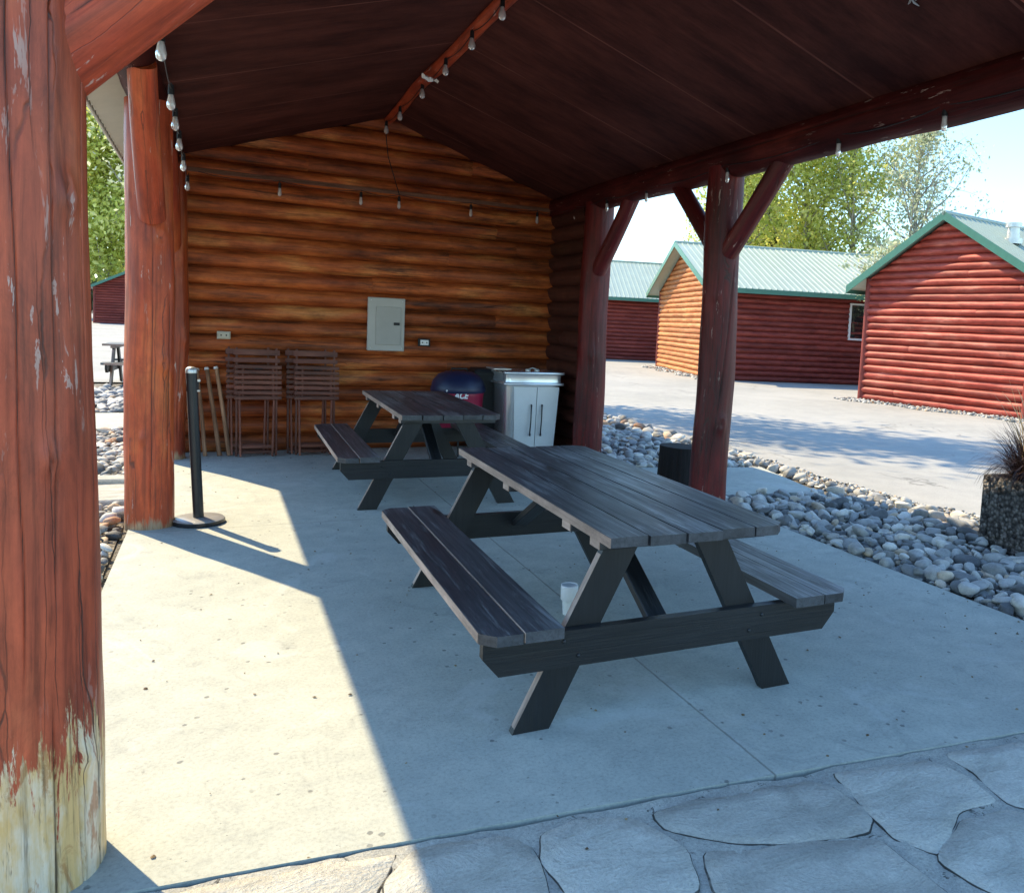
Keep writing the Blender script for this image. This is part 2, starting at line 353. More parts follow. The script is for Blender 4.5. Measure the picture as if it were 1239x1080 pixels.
def gravel(name,c1,c2,sc=26):
    m=NT(name); v=m.vec('obj'); vo=m.n('ShaderNodeTexVoronoi',Scale=sc); m.l(v,vo.inputs['Vector'])
    bw=m.n('ShaderNodeRGBToBW'); m.l(vo.outputs['Color'],bw.inputs[0])
    col=m.mix(bw.outputs[0],c1,c2); col=m.mix(1.,col,m.ramp(vo.outputs['Distance'],[(.2,1.),(.75,.35)]),'MULTIPLY')
    m.bump(m.math('SUBTRACT',1.,vo.outputs['Distance']),.9,.03); return m.out(col,.85,.2)
M['dirt']=gravel('fine_gravel',(.20,.18,.15),(.42,.39,.34),34)
M['lotground']=gravel('pale_grit',(.24,.22,.19),(.36,.34,.30),60)
M['aggregate']=gravel('exposed_aggregate',(.018,.016,.017),(.33,.30,.28),36)
def rock():
    m=NT('river_rock'); v=m.vec('obj'); t=m.attr('tint')
    col=m.ramp(t,[(0,(.10,.105,.11)),(.3,(.28,.29,.29)),(.6,(.47,.465,.44)),(.85,(.68,.66,.60)),(.93,(.50,.37,.24)),(1,(.40,.22,.13))])
    a=m.noise(v,16,5,.7); c=m.noise(v,110,3,.7)
    col=m.mix(.8,col,m.ramp(a,[(.3,.65),(.5,1.),(.7,1.2)]),'MULTIPLY'); col=m.mix(.5,col,m.ramp(c,[(.3,.75),(.7,1.15)]),'MULTIPLY')
    m.bump(c,.3,.004); return m.out(col,.7,.35)
M['rock']=rock()
def ceiling():
    m=NT('dark_stained_plywood'); v=m.vec('obj'); a=m.noise(m.vec('obj',(.8,2.2,.8)),1.3,6,.75); b=m.noise(m.vec('obj',(1.2,26,1.2)),1.,6,.75)
    col=m.mix(m.ramp(a,[(.35,0),(.7,1)]),(.036,.010,.009),(.115,.034,.026)); col=m.mix(.45,col,m.ramp(b,[(.3,.55),(.7,1.35)]),'MULTIPLY')
    sx=m.n('ShaderNodeSeparateXYZ'); m.l(v,sx.inputs[0])
    q=m.math('ABSOLUTE',m.math('SUBTRACT',m.math('FRACT',m.math('DIVIDE',m.math('ADD',sx.outputs[1],.35),1.22)),.5)); s1=m.math('LESS_THAN',q,.007)
    s1=m.math('MULTIPLY',s1,m.ramp(m.noise(v,1.6,2),[(.35,.25),(.6,1)]))
    col=m.mix(m.math('MULTIPLY',s1,.7),col,(.20,.075,.06)); m.bump(m.math('ADD',b,s1),.3,.004); return m.out(col,.7,.12)
M['ceiling']=ceiling()
def simple(name,col,rough=.5,metal=0.,spec=.5,var=.12,sc=8,bump=0.):
    m=NT(name); v=m.vec('obj'); a=m.noise(v,sc,5,.7)
    c=m.mix(1.,col,m.ramp(a,[(.3,1-var),(.7,1+var)]),'MULTIPLY'); m.b.inputs['Metallic'].default_value=metal
    if bump: m.bump(a,bump,.004)
    return m.out(c,rough,spec)
M['green_metal']=simple('green_painted_steel',(.33,.40,.34),.30,.0,.7,.08,1.5)
M['green_trim']=simple('green_trim_steel',(.055,.18,.13),.4,.0,.5,.1,4)
M['soffit']=simple('cream_ribbed_steel',(.66,.66,.56),.5,0,.4,.05)
M['black']=simple('black_powdercoat',(.012,.014,.018),.35,0,.5,.2,20)
M['black_matte']=simple('black_plastic',(.010,.010,.012),.5,0,.4,.2)
M['pale_metal']=simple('pale_worn_metal',(.62,.62,.60),.35,.6,.5,.1)
M['enamel']=simple('grey_enamel_steel',(.46,.44,.40),.45,0,.4,.07,5)
M['enamel_door']=simple('grey_enamel_door',(.40,.385,.35),.45,0,.4,.07,5)
M['ivory']=simple('ivory_plastic',(.50,.46,.36),.5,0,.4,.06)
M['white_plastic']=simple('white_plastic',(.75,.75,.73),.4,0,.4,.05)
M['steel']=simple('brushed_steel',(.72,.75,.78),.24,.7,.5,.06,3)
M['steel_door']=simple('satin_steel_door',(.70,.73,.75),.38,.15,.5,.05,3)
M['navy']=simple('dark_navy_plastic',(.012,.018,.06),.4,0,.5,.15)
M['crimson']=simple('crimson_plastic',(.33,.012,.05),.4,0,.5,.12)
M['white']=simple('white_paint',(.8,.8,.8),.5,0,.4,.03)
M['cloudy']=simple('crumpled_web',(.50,.53,.58),.8,0,.2,.2)
M['frame_white']=simple('white_vinyl',(.72,.72,.70),.45,0,.4,.03)
m=NT('dark_window_glass'); m.out((.01,.014,.016),.06,.8); M['pane']=m.mat
m=NT('clear_bulb_glass'); m.b.inputs['Transmission Weight'].default_value=.65; m.out((.95,.93,.92),.08,.8); M['bulb']=m.mat
m=NT('soil'); M['soil']=simple('soil_and_joint_dark',(.03,.024,.02),.95,0,.2,.4,30,.5)
def leafm(name,cols,trans=.35):
    m=NT(name); t=m.attr('tint'); c=m.ramp(t,[(i/(len(cols)-1),q) for i,q in enumerate(cols)]); m.out(c,.55,.3)
    tr=m.n('ShaderNodeBsdfTranslucent'); m.l(c,tr.inputs['Color']); mx=m.n('ShaderNodeMixShader'); mx.inputs[0].default_value=trans
    o=m.nt.nodes['Material Output']; m.l(m.b.outputs[0],mx.inputs[1]); m.l(tr.outputs[0],mx.inputs[2]); m.l(mx.outputs[0],o.inputs['Surface']); return m.mat
M['leaf_yellow']=leafm('yellow_green_leaves',[(.30,.36,.07),(.54,.58,.12),(.70,.71,.22),(.82,.80,.34)],.6)
M['leaf_dark']=leafm('dark_evergreen_needles',[(.02,.045,.02),(.045,.08,.035),(.09,.13,.05)],.2)
M['leaf_pale']=leafm('pale_grey_green_leaves',[(.30,.36,.20),(.50,.54,.34),(.68,.70,.54)],.5)
M['grass_dark']=leafm('dark_purple_grass',[(.025,.012,.016),(.05,.025,.025),(.08,.05,.035)],.15)
M['grass_tan']=leafm('tan_grass_stalk',[(.42,.30,.16),(.55,.42,.24)],.3)

# ------------------------------------------------------------------ camera
CAMM=np.array([[.89380144,.00686132,.44841042],[-.44579386,-.0953327,.89004467],[.04885506,-.99542182,-.08214977]])
cam=bpy.data.cameras.new('camera'); cam.sensor_width=36; cam.lens=980.3/1239*36; cam.shift_x=-(746-619.5)/1239; cam.shift_y=-(540-475)/1239; cam.clip_end=3000; cam.clip_start=.05
co=bpy.data.objects.new('camera',cam); COL.objects.link(co)
X=CAMM@np.array([1,0,0]);Y=CAMM@np.array([0,-1,0]);Z=CAMM@np.array([0,0,-1])
co.matrix_world=Matrix(((X[0],Y[0],Z[0],0),(X[1],Y[1],Z[1],0),(X[2],Y[2],Z[2],1.5),(0,0,0,1)))
sc.camera=co

# ------------------------------------------------------------------ light
SUN_E=R(47.5); sh=Vector((-.496,.868)).normalized()
sdir=Vector((sh.x*math.cos(SUN_E),sh.y*math.cos(SUN_E),math.sin(SUN_E)))
sl=bpy.data.lights.new('sun','SUN'); sl.energy=3.8; sl.angle=R(.55); sl.color=(1.,.80,.50)
so=bpy.data.objects.new('sun',sl); COL.objects.link(so); so.rotation_euler=sdir.to_track_quat('Z','Y').to_euler(); so.location=(-20,30,40)
w=bpy.data.worlds.new('World'); sc.world=w; w.use_nodes=True; nt=w.node_tree; bg=nt.nodes['Background']
sky=nt.nodes.new('ShaderNodeTexSky'); sky.sky_type='NISHITA'; sky.sun_disc=False; sky.sun_elevation=SUN_E; sky.sun_rotation=math.atan2(sh.x,sh.y); sky.air_density=1.25; sky.dust_density=.25; sky.ozone_density=1.2
tc=nt.nodes.new('ShaderNodeTexCoord'); mp=nt.nodes.new('ShaderNodeMapping'); mp.inputs['Scale'].default_value=(1,1,3.5); nt.links.new(tc.outputs['Generated'],mp.inputs[0])
nz=nt.nodes.new('ShaderNodeTexNoise'); nz.inputs['Scale'].default_value=2.3; nz.inputs['Detail'].default_value=7; nz.inputs['Roughness'].default_value=.62; nt.links.new(mp.outputs[0],nz.inputs['Vector'])
rp=nt.nodes.new('ShaderNodeValToRGB'); rp.color_ramp.elements[0].position=.60; rp.color_ramp.elements[0].color=(0,0,0,1); rp.color_ramp.elements[1].position=.80; rp.color_ramp.elements[1].color=(.28,.28,.28,1); nt.links.new(nz.outputs['Fac'],rp.inputs[0])
mx=nt.nodes.new('ShaderNodeMix'); mx.data_type='RGBA'; nt.links.new(rp.outputs[0],mx.inputs[0]); nt.links.new(sky.outputs[0],mx.inputs[6]); mx.inputs[7].default_value=(9,9.2,9.5,1)
tn=nt.nodes.new('ShaderNodeMix'); tn.data_type='RGBA'; tn.blend_type='MULTIPLY'; tn.inputs[0].default_value=1.; tn.inputs[7].default_value=(.80,1.0,1.12,1); nt.links.new(mx.outputs[2],tn.inputs[6]); nt.links.new(tn.outputs[2],bg.inputs[0]); bg.inputs[1].default_value=.15
sc.view_settings.view_transform='Standard'; sc.view_settings.look='None'; sc.view_settings.gamma=1; sc.view_settings.exposure=1.25

# ------------------------------------------------------------------ ground
def sheet(name,polys,z,mat,label=None,kind='structure'):
    b=MB()
    for p in polys: b.add([(x,y,z) for x,y in p],[tuple(range(len(p)))])
    o=b.build(name,mat); tag(o,label,None,None,kind); return o
sheet('ground',[[(-400,-400),(400,-400),(400,400),(-400,400)]],-.075,M['lotground'],'pale gritty ground around the shelter and cabins')
sheet('asphalt_lot',[[(6.0,-30),(90,-30),(90,18),(6.0,18)],[(-60,18),(90,18),(90,110),(-60,110)]],-.035,M['asphalt'],'sun-bleached asphalt lot between the shelter and the cabins')
def slabpoly(name,poly,z0,z1,mat,label):
    b=MB(); b.prism(poly,z0,z1,grain=0); o=b.build(name,mat); return tag(o,label,None,None,'structure')
slabpoly('concrete_slab',[(-.53,2.31),(1.2,2.155),(2.85,1.985),(4.0,1.87),(4.0,13),(-.48,13),(-.48,6)],-.12,0,M['concrete'],'grey concrete slab floor of the picnic shelter')
slabpoly('side_pad',[(4.004,6.12),(5.25,5.98),(5.52,7.28),(4.004,7.55)],-.12,.004,M['concrete'],'small concrete pad beside the slab among river rocks')
slabpoly('left_walk',[(-9,11.3),(-.9,11.3),(-.9,12.9),(-9,12.9)],-.12,-.02,M['concrete'],'pale concrete walk crossing the rock bed on the left')
b=MB()
for (y0,y1,z) in((6.95,7.12,.03),(7.14,7.72,.0),(7.74,7.95,.035)): b.board(((-.53-3.5)/2,(y0+y1)/2,z-.06),(2.95,y1-y0,.12),grain=0,bev=.012)
o=b.build('stepping_slab',M['flag']); tag(o,None,None,None,'structure'); o['label']='flat stone step bordered by kerbs left of the posts'

# flagstones of the front walk
stones=[[(.53,2.17),(.78,2.13),(.83,2.06),(.82,1.92),(.78,1.78),(.45,1.86),(.42,2.05)],
[(.88,2.09),(1.0,2.115),(1.14,2.08),(1.18,2.05),(1.2,1.98),(1.24,1.88),(1.18,1.73),(1.0,1.72),(.86,1.82),(.85,2.0)],
[(1.25,2.06),(1.38,2.07),(1.56,2.05),(1.81,2.02),(1.86,1.95),(1.87,1.85),(1.87,1.79),(1.8,1.73),(1.67,1.755),(1.49,1.80),(1.35,1.88),(1.25,1.98)],
[(1.3,1.84),(1.43,1.79),(1.58,1.765),(1.79,1.69),(1.81,1.55),(1.80,1.42),(1.5,1.38),(1.24,1.5),(1.23,1.70)],
[(1.94,2.02),(2.12,2.00),(2.31,1.97),(2.36,1.86),(2.33,1.70),(2.15,1.70),(2.03,1.62),(1.93,1.58),(1.86,1.69),(1.91,1.89)],
[(2.42,1.97),(2.59,1.95),(2.8,1.92),(3.0,1.86),(2.9,1.6),(2.40,1.63),(2.36,1.68),(2.42,1.87)],
[(2.12,1.655),(2.31,1.64),(2.37,1.58),(2.3,1.32),(2.01,1.28),(1.92,1.45),(1.91,1.55)],
[(-.5,2.27),(-.15,2.235),(.2,2.20),(.46,2.17),(.37,2.03),(.36,1.93),(.1,1.9),(-.4,2.0)],
[(-.42,1.96),(.1,1.86),(.40,1.82),(.75,1.73),(.78,1.5),(.3,1.45),(-.4,1.5)],
[(.84,1.76),(1.15,1.68),(1.18,1.5),(1.1,1.3),(.8,1.35),(.83,1.55)],[(3.04,1.85),(3.6,1.8),(3.55,1.4),(3.0,1.5)],[(2.4,1.58),(2.9,1.55),(2.95,1.2),(2.4,1.25)],
[(-.4,1.42),(.3,1.40),(.72,1.42),(.7,1.0),(0,.9),(-.5,1.0)],[(.78,1.28),(1.15,1.25),(1.45,1.33),(1.5,.9),(.8,.9)],[(1.55,1.33),(1.9,1.36),(2.2,1.24),(2.15,.85),(1.55,.85)]]
b=MB()
def jagged(poly,k=5,amp=.015,sd=0):
    out=[]
    for i in range(len(poly)):
        a=Vector(poly[i]);c=Vector(poly[(i+1)%len(poly)]);L=(c-a).length;m=max(2,int(L/.022)); nrm=Vector((-(c-a).y,(c-a).x))/L
        for j in range(m):
            p=a+(c-a)*j/m; q=noise.noise((p.x*9,p.y*9,sd))+.6*noise.noise((p.x*30,p.y*30,sd)); out.append(p+nrm*q*amp)
    # soften corners
    n=len(out); return [(out[i-1]+out[i]*2+out[(i+1)%n])/4 for i in range(n)]
for si,s_ in enumerate(stones):
    o_=jagged(s_,sd=si); n=len(o_); cx=sum(p.x for p in o_)/n; cy=sum(p.y for p in o_)/n; c=Vector((cx,cy)); vs=[];rings=[(1.065,-.05),(1.065,-.004),(1.052,-.002),(1.042,0.),(.7,.002),(.35,.001)]
    for sc_,z in rings:
        for p in o_:
            q=c+(p-c)*sc_; vs.append((q.x,q.y,z+(.004*noise.noise((q.x*7,q.y*7,si)) if z>-.02 else 0)))
    vs.append((cx,cy,.001)); K=len(rings)
    fs=[(i*n+j,i*n+(j+1)%n,(i+1)*n+(j+1)%n,(i+1)*n+j) for i in range(K-1) for j in range(n)]+[((K-1)*n+j,(K-1)*n+(j+1)%n,K*n) for j in range(n)]
    b.add(vs,fs,None,[1.]*n*2+[.7]*n+[0.]*(len(vs)-3*n),rnd.random(),True)
fl=b.build('flagstone_walk',M['flag']); tag(fl,'irregular flagstones set in mortar in front of the slab',None,None,'structure')
# mortar bed as a finely rippled sheet meeting the slab's front edge with a ragged dark gap
nx,ny=230,80; vs=[];fs=[]
def fronty(x): return 2.31+(x+.53)*(-.093)-.002*abs(x)
for i in range(nx+1):
    x=-3+8.0*i/nx; y1=fronty(x)-.007-.030*max(0,noise.noise((x*3.1,3,1))+.08)-.006*noise.noise((x*31,3,1)) if x>-.53 else 2.3
    for j in range(ny+1):
        y=-3+(y1+3)*(1-(1-j/ny)**1.6); z=-.004+.006*noise.noise((x*9,y*9,0))+.004*noise.noise((x*33,y*33,5)); vs.append((x,y,z))
for i in range(nx):
    for j in range(ny): a=i*(ny+1)+j; fs.append((a,a+ny+1,a+ny+2,a+1))
b=MB().add(vs,fs,smooth=True); o=b.build('mortar_bed',M['mortar']); tag(o,'grey mortar bed between the flagstones',None,None,'structure')

sheet('joint_dark',[[(-.55,2.20),(4.1,1.77),(4.1,1.90),(-.55,2.33)]],-.034,M['soil'],'dark sheet added under the open joint along the front edge of the slab')  # sheet added to darken the gap, painting the shade of its depth
# ------------------------------------------------------------------ river rocks
def ico(sub):
    import bmesh
    bm=bmesh.new(); bmesh.ops.create_icosphere(bm,subdivisions=sub,radius=1); v=np.array([x.co[:] for x in bm.verts]); f=np.array([[q.index for q in t.verts] for t in bm.faces]); bm.free(); return v,f
def rockshapes(sub,k,rs):
    v,f=ico(sub); out=[]
    for i in range(k):
        p=v.copy()
        off=rs.rand(3)*40
        dd=np.array([1+.34*noise.noise(Vector(q*.9+off))+.12*noise.noise(Vector(q*2.4+off)) for q in p]); p=p*dd[:,None]
        # flatten facets
        for _ in range(6):
            nrm=rs.randn(3);nrm/=np.linalg.norm(nrm);lim=.55+.25*rs.rand(); h=p@nrm; e=np.clip(h-lim,0,None); p-=nrm*(e*.8)[:,None]
        out.append(p)
    return out,f
def rockbed(name,label,areas,sub=3,seed=1,kind='stuff',mat='rock',tmax=1.):
    rs=np.random.RandomState(seed); shapes,f=rockshapes(sub,14,rs); V=[];F=[];T=[];n0=0
    for (inside,x0,x1,y0,y1,sp,r0,r1,zb,zj) in areas:
        xs=np.arange(x0,x1,sp);ys=np.arange(y0,y1,sp)
        for x in xs:
            for y in ys:
                px=x+rs.uniform(-.5,.5)*sp;py=y+rs.uniform(-.5,.5)*sp
                if not inside(px,py): continue
                r=r0+(r1-r0)*rs.rand()**2.2; p=shapes[rs.randint(14)]*np.array([r*rs.uniform(.85,1.35),r*rs.uniform(.7,1.),r*rs.uniform(.5,.8)])
                ax,ay,a=rs.uniform(-.45,.45),rs.uniform(-.45,.45),rs.uniform(0,6.28)
                Rm=np.array((Matrix.Rotation(a,3,'Z')@Matrix.Rotation(ax,3,'X')@Matrix.Rotation(ay,3,'Y')))
                p=p@Rm.T+np.array([px,py,zb+rs.uniform(0,zj)]); V.append(p);F.append(f+n0);n0+=len(p);T.append(np.full(len(p),rs.rand()*tmax))
    V=np.concatenate(V);F=np.concatenate(F);T=np.concatenate(T); me=bpy.data.meshes.new(name)
    me.vertices.add(len(V)); me.vertices.foreach_set('co',V.astype(np.float32).ravel()); me.loops.add(len(F)*3); me.loops.foreach_set('vertex_index',F.astype(np.int32).ravel())
    me.polygons.add(len(F)); me.polygons.foreach_set('loop_start',np.arange(0,len(F)*3,3,dtype=np.int32)); me.polygons.foreach_set('loop_total',np.full(len(F),3,dtype=np.int32)); me.polygons.foreach_set('use_smooth',np.ones(len(F),bool))
    me.update(); me.validate(); at=me.attributes.new('tint','FLOAT','POINT'); at.data.foreach_set('value',T.astype(np.float32)); me.materials.append(M[mat])
    o=bpy.data.objects.new(name,me); COL.objects.link(o); return tag(o,label,None,None,kind)
def inpad(x,y): return 4.0<x<5.56 and 5.98+.09*(5.25-x)<y<7.60-.16*max(0,x-4)
def edge(y): return 5.93+.06*math.sin(y*1.7)
right=lambda x,y: 4.05<x<edge(y)-.20+.08*noise.noise((y*3,x,0)) and not inpad(x,y) and not(5.2<x<6.0 and 3.5<y<4.2)
rockbed('river_rocks','rounded grey river rocks bedded beside the slab on the right',[(right,4.0,6.0,1.2,9.2,.062,.024,.056,-.05,.03),(right,4.0,6.0,1.2,9.2,.105,.036,.085,-.01,.035)],3,3,tmax=.93)
back=lambda x,y: 3.98<x<edge(y)-.05
rockbed('river_rocks','pale river rocks running on past the rear post towards the lot',[(back,3.9,6.0,9.2,17,.11,.04,.1,-.045,.03),(back,3.9,6.,9.2,17,.18,.06,.12,0,.03)],2,5)
leftb=lambda x,y: x<-.55 and not(6.93<y<7.97) and not(11.25<y<12.95)
rockbed('river_rocks','sunlit tan and white rocks filling the bed left of the posts',[(leftb,-3,-.5,2.4,11.3,.075,.028,.070,-.05,.03),(leftb,-3,-.5,2.4,9,.125,.04,.095,-.01,.03),(leftb,-4,-.5,11.3,16.6,.13,.05,.11,-.04,.03)],2,8)
# sunlit grit and pebbles edging the asphalt
eg=lambda x,y: edge(y)-.30<x<edge(y)+.10+.12*noise.noise((y*2.3,0,0))
rockbed('edge_pebbles','small sandy pebbles spilling along the asphalt edge',[(eg,5.5,6.4,-1,17,.036,.010,.028,-.035,.018)],1,9)
sheet('rock_bed_soil',[[(4.004,-30),(5.998,-30),(5.998,18),(4.004,18)],[(-9,2.3),(-.55,2.3),(-.5,17.9),(-9,17.9)]],-.06,M['dirt'],'fine gravel under the river rocks')

# ------------------------------------------------------------------ shelter
RX=1.70; RZ=3.62; SL=.33
def roofz(x): return RZ-SL*abs(x-RX)
sh_=empty('picnic_shelter',(0,0,0)); tag(sh_,'open red log shelter with dark gabled ceiling built onto an amber log wall','shelter')
# roof deck
def deck(name,x0,x1,y0,y1,off,th,mat,parent):
    b=MB(); 
    za,zb=roofz(x0)+off,roofz(x1)+off
    vs=[(x0,y0,za),(x1,y0,zb),(x1,y1,zb),(x0,y1,za),(x0,y0,za+th),(x1,y0,zb+th),(x1,y1,zb+th),(x0,y1,za+th)]
    b.add(vs,[(0,3,2,1),(4,5,6,7),(0,1,5,4),(2,3,7,6),(1,2,6,5),(3,0,4,7)]); return b.build(name,mat,parent)
Y0,Y1=1.85,13.
deck('roof',-.40,RX,Y0,Y1,0,.10,M['ceiling'],sh_); deck('roof',RX,4.04,Y0,Y1,0,.10,M['ceiling'],sh_)
deck('roof_sheet',-.765,RX,Y0-.05,Y1,.104,.02,M['green_metal'],sh_); deck('roof_sheet',RX,4.075,Y0-.05,Y1,.104,.02,M['green_metal'],sh_)
# ribbed cream soffit of the left overhang
b=MB(); y=Y0; vs=[];fs=[];nr=int((Y1-Y0)/.075)
for i in range(nr+1):
    yy=Y0+(Y1-Y0)*i/nr; dz=.0 if i%2 else -.024
    vs+=[(-.405,yy,roofz(-.405)+.02+dz),(-.735,yy,roofz(-.735)+.02+dz)]
for i in range(nr): fs.append((2*i,2*i+1,2*i+3,2*i+2))
b.add(vs,fs); b.build('soffit',M['soffit'],sh_)
b=MB(); b.board((-.75,(Y0+Y1)/2,roofz(-.745)+.055),(.02,Y1-Y0,.13),grain=1); b.board((4.055,(Y0+Y1)/2,roofz(4.055)+.055),(.02,Y1-Y0,.10),grain=1); b.build('fascia',M['soffit'],sh_)
# posts
b=MB(); b.log((-.425,2.47,-.01),(-.46,2.47,2.92),.187,.160,seed=3.2,n=380,step=.03,wob=.02,lump=.055,
  cracks=[(5.35,.75,2.9,.05,.012,.010),(4.98,.5,2.9,-.04,.011,.009),(5.62,-.1,.72,.03,.011,.012),(5.25,-.1,.55,.1,.012,.012),(6.0,-.1,.42,.0,.010,.010),(5.9,1.1,2.2,.1,.009,.006)],knots=[(5.62,1.75,.03),(5.3,1.12,.02),(5.75,.34,.02)]); 
b.build('post',M['bigpost'],sh_)['label']='thick post nearest the left edge with its red stain peeled off at the foot'
b=MB(); b.log((-.355,6.22,-.01),(-.365,6.22,2.80),.150,.138,seed=8.1,n=120,step=.03,wob=.02,lump=.07,cracks=[(4.85,0,2.1,.02,.03,.014),(5.6,.3,1.6,.05,.03,.01)],knots=[(5.2,1.93,.05),(5.35,1.12,.04),(4.5,.62,.015)]); b.build('post',M['post_low'],sh_)
b=MB(); b.log((-.325,8.93,-.01),(-.33,8.93,2.82),.13,.125,seed=5.5,n=90,step=.04,wob=.03,lump=.10,cracks=[(5.2,.2,1.4,.05,.03,.01)],knots=[(5.1,1.95,.05),(5.5,1.2,.05)]); b.build('post',M['post_low'],sh_)
b=MB(); b.log((3.76,5.66,-.01),(3.76,5.66,2.82),.155,.150,seed=12.3,n=120,step=.03,wob=.02,lump=.07,cracks=[(4.35,.9,2.1,.5,.03,.016),(4.0,.2,1.2,.5,.03,.014),(3.5,.1,2.,.25,.02,.01)],knots=[(4.6,.75,.05),(3.9,1.8,.03)]); b.build('post',M['shadepost'],sh_)
b=MB(); b.log((3.76,8.12,-.01),(3.76,8.12,2.82),.165,.155,seed=15.3,n=100,step=.04,wob=.025,lump=.07,cracks=[(4.0,.3,1.9,.1,.03,.012),(4.4,.3,1.5,.1,.03,.01)],knots=[(4.3,1.2,.05)]); b.build('post',M['shadepost'],sh_)
b=MB(); b.log((3.78,2.3,-.01),(3.78,2.3,2.82),.16,.155,seed=19.3,n=60,step=.06); b.build('post',M['post_low'],sh_)
# eave beams
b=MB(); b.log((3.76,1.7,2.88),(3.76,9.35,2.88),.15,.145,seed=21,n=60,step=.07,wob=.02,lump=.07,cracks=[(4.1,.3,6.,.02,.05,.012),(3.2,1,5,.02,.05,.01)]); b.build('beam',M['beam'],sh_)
b=MB(); b.log((-.40,1.7,2.92),(-.40,9.35,2.92),.12,.12,seed=23,n=40,step=.09,wob=.02); b.build('beam',M['beam'],sh_)
b=MB(); b.log((RX,1.9,3.60),(RX,9.25,3.60),.055,.055,seed=24,n=24,step=.1,wob=.03); b.build('ridge_beam',M['post'],sh_)
for (xa,xb,sd) in((-.35,RX,31),(3.72,RX,32)):
    b=MB(); b.log((xa,2.47,roofz(xa)-.10),(xb,2.47,RZ-.12),.06,.06,seed=sd,n=24,step=.1); b.build('rafter',M['post'],sh_)
# knee braces
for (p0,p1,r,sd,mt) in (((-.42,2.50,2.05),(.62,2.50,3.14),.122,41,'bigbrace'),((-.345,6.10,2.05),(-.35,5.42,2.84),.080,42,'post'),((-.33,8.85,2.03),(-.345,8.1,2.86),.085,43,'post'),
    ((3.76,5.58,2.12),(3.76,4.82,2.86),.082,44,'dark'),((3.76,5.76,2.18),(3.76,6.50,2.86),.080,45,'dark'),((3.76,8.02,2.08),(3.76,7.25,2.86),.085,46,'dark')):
    b=MB(); b.log(p0,p1,r,r*.95,seed=sd,n=60,step=.04,wob=.015,lump=.06,cracks=[(4.7,.1,1.2,.12,.03,.008)] if mt=='bigbrace' else []); b.build('brace',M['shadebrace'] if mt=='dark' else M['post'],sh_)
# log walls
wy=9.27
b=MB(); b.logwall((-.45,wy),(3.72,wy),(0,-1),lambda s:roofz(-.45+s)+.03,pitch=.1745,bulge=.072,seed=4,pw=.42,ds=.05,prof=9,zmax=4,lens=6.); b.build('log_wall',M['wallog'],sh_)
b=MB(); b.logwall((3.71,wy),(3.71,8.25),(-1,0),lambda s:2.93,pitch=.1745,bulge=.062,seed=6,ds=.07,prof=8,zmax=2.93); b.build('return_wall',M['returnlog'],sh_); b=MB(); b.logwall((3.71,13),(3.71,8.25),(1,0),lambda s:2.93,pitch=.1745,bulge=.062,seed=7,ds=.3,prof=6,zmax=2.93)
b.logwall((-.45,wy),(-.45,13),(-1,0),lambda s:2.86,pitch=.1745,bulge=.05,seed=8,ds=.3,prof=6,zmax=2.93)
b.logwall((-.45,12.95),(3.71,12.95),(0,1),lambda s:roofz(-.45+s)+.03,pitch=.1745,bulge=.05,seed=9,ds=.2,prof=6,zmax=4); b.build('side_wall',M['cablog'],sh_)
b=MB(); b.board((1.71,wy-.062,2.835),(3.86,.03,.04),grain=0,seed=3); b.build('ledger_board',M['ledger'],sh_)

# ------------------------------------------------------------------ things on the log wall
pn=empty('electrical_panel',(1.735,9.19,1.10)); tag(pn,'grey enamel electrical panel box fixed at eye height on the log wall','electrical panel')
b=MB(); b.board((0,.0,.29),(.40,.05,.585),bev=.008); b.build('cover_frame',M['enamel'],pn)
b=MB(); b.board((.02,-.030,.275),(.27,.014,.42),bev=.004); b.build('panel_door',M['enamel_door'],pn)
b=MB(); b.board((.108,-.042,.30),(.062,.012,.030),bev=.002); b.build('latch',M['black_matte'],pn)
for (x,z) in((-.17,.55),(.17,.55),(-.17,.03),(.17,.03)): b=MB(); b.lathe([(.006,0),(.006,.005),(.002,.007)],(x,-.026,z),8,Matrix.Rotation(R(90),3,'X')); b.build('screw',M['pale_metal'],pn)
def outlet(x,z,box,lab,grp=None):
    o=empty('wall_outlet',(x,9.185,z)); tag(o,lab,'outlet')
    b=MB(); b.board((0,0,0),(.135,.03,.085) if box else (.125,.012,.078),bev=.004); b.build('outlet_box' ,M['black_matte'] if box else M['ivory'],o)
    b=MB(); b.board((0,-.022,0),(.092,.014,.058) if box else (.10,.012,.055),bev=.003); q=b.build('cover_plate',M['white_plastic'] if box else M['ivory'],o)
    for dx in(-.024,.024): b=MB(); b.board((dx,-.0315,0),(.012,.003,.014),bev=.0005); b.build('socket_slot',M['black_matte'],q)
outlet(.12,1.21,False,'ivory wall outlet near the left end of the log wall, above the leaning poles'); outlet(2.16,1.205,True,'white-faced outlet in a black box right of the grey electrical panel')

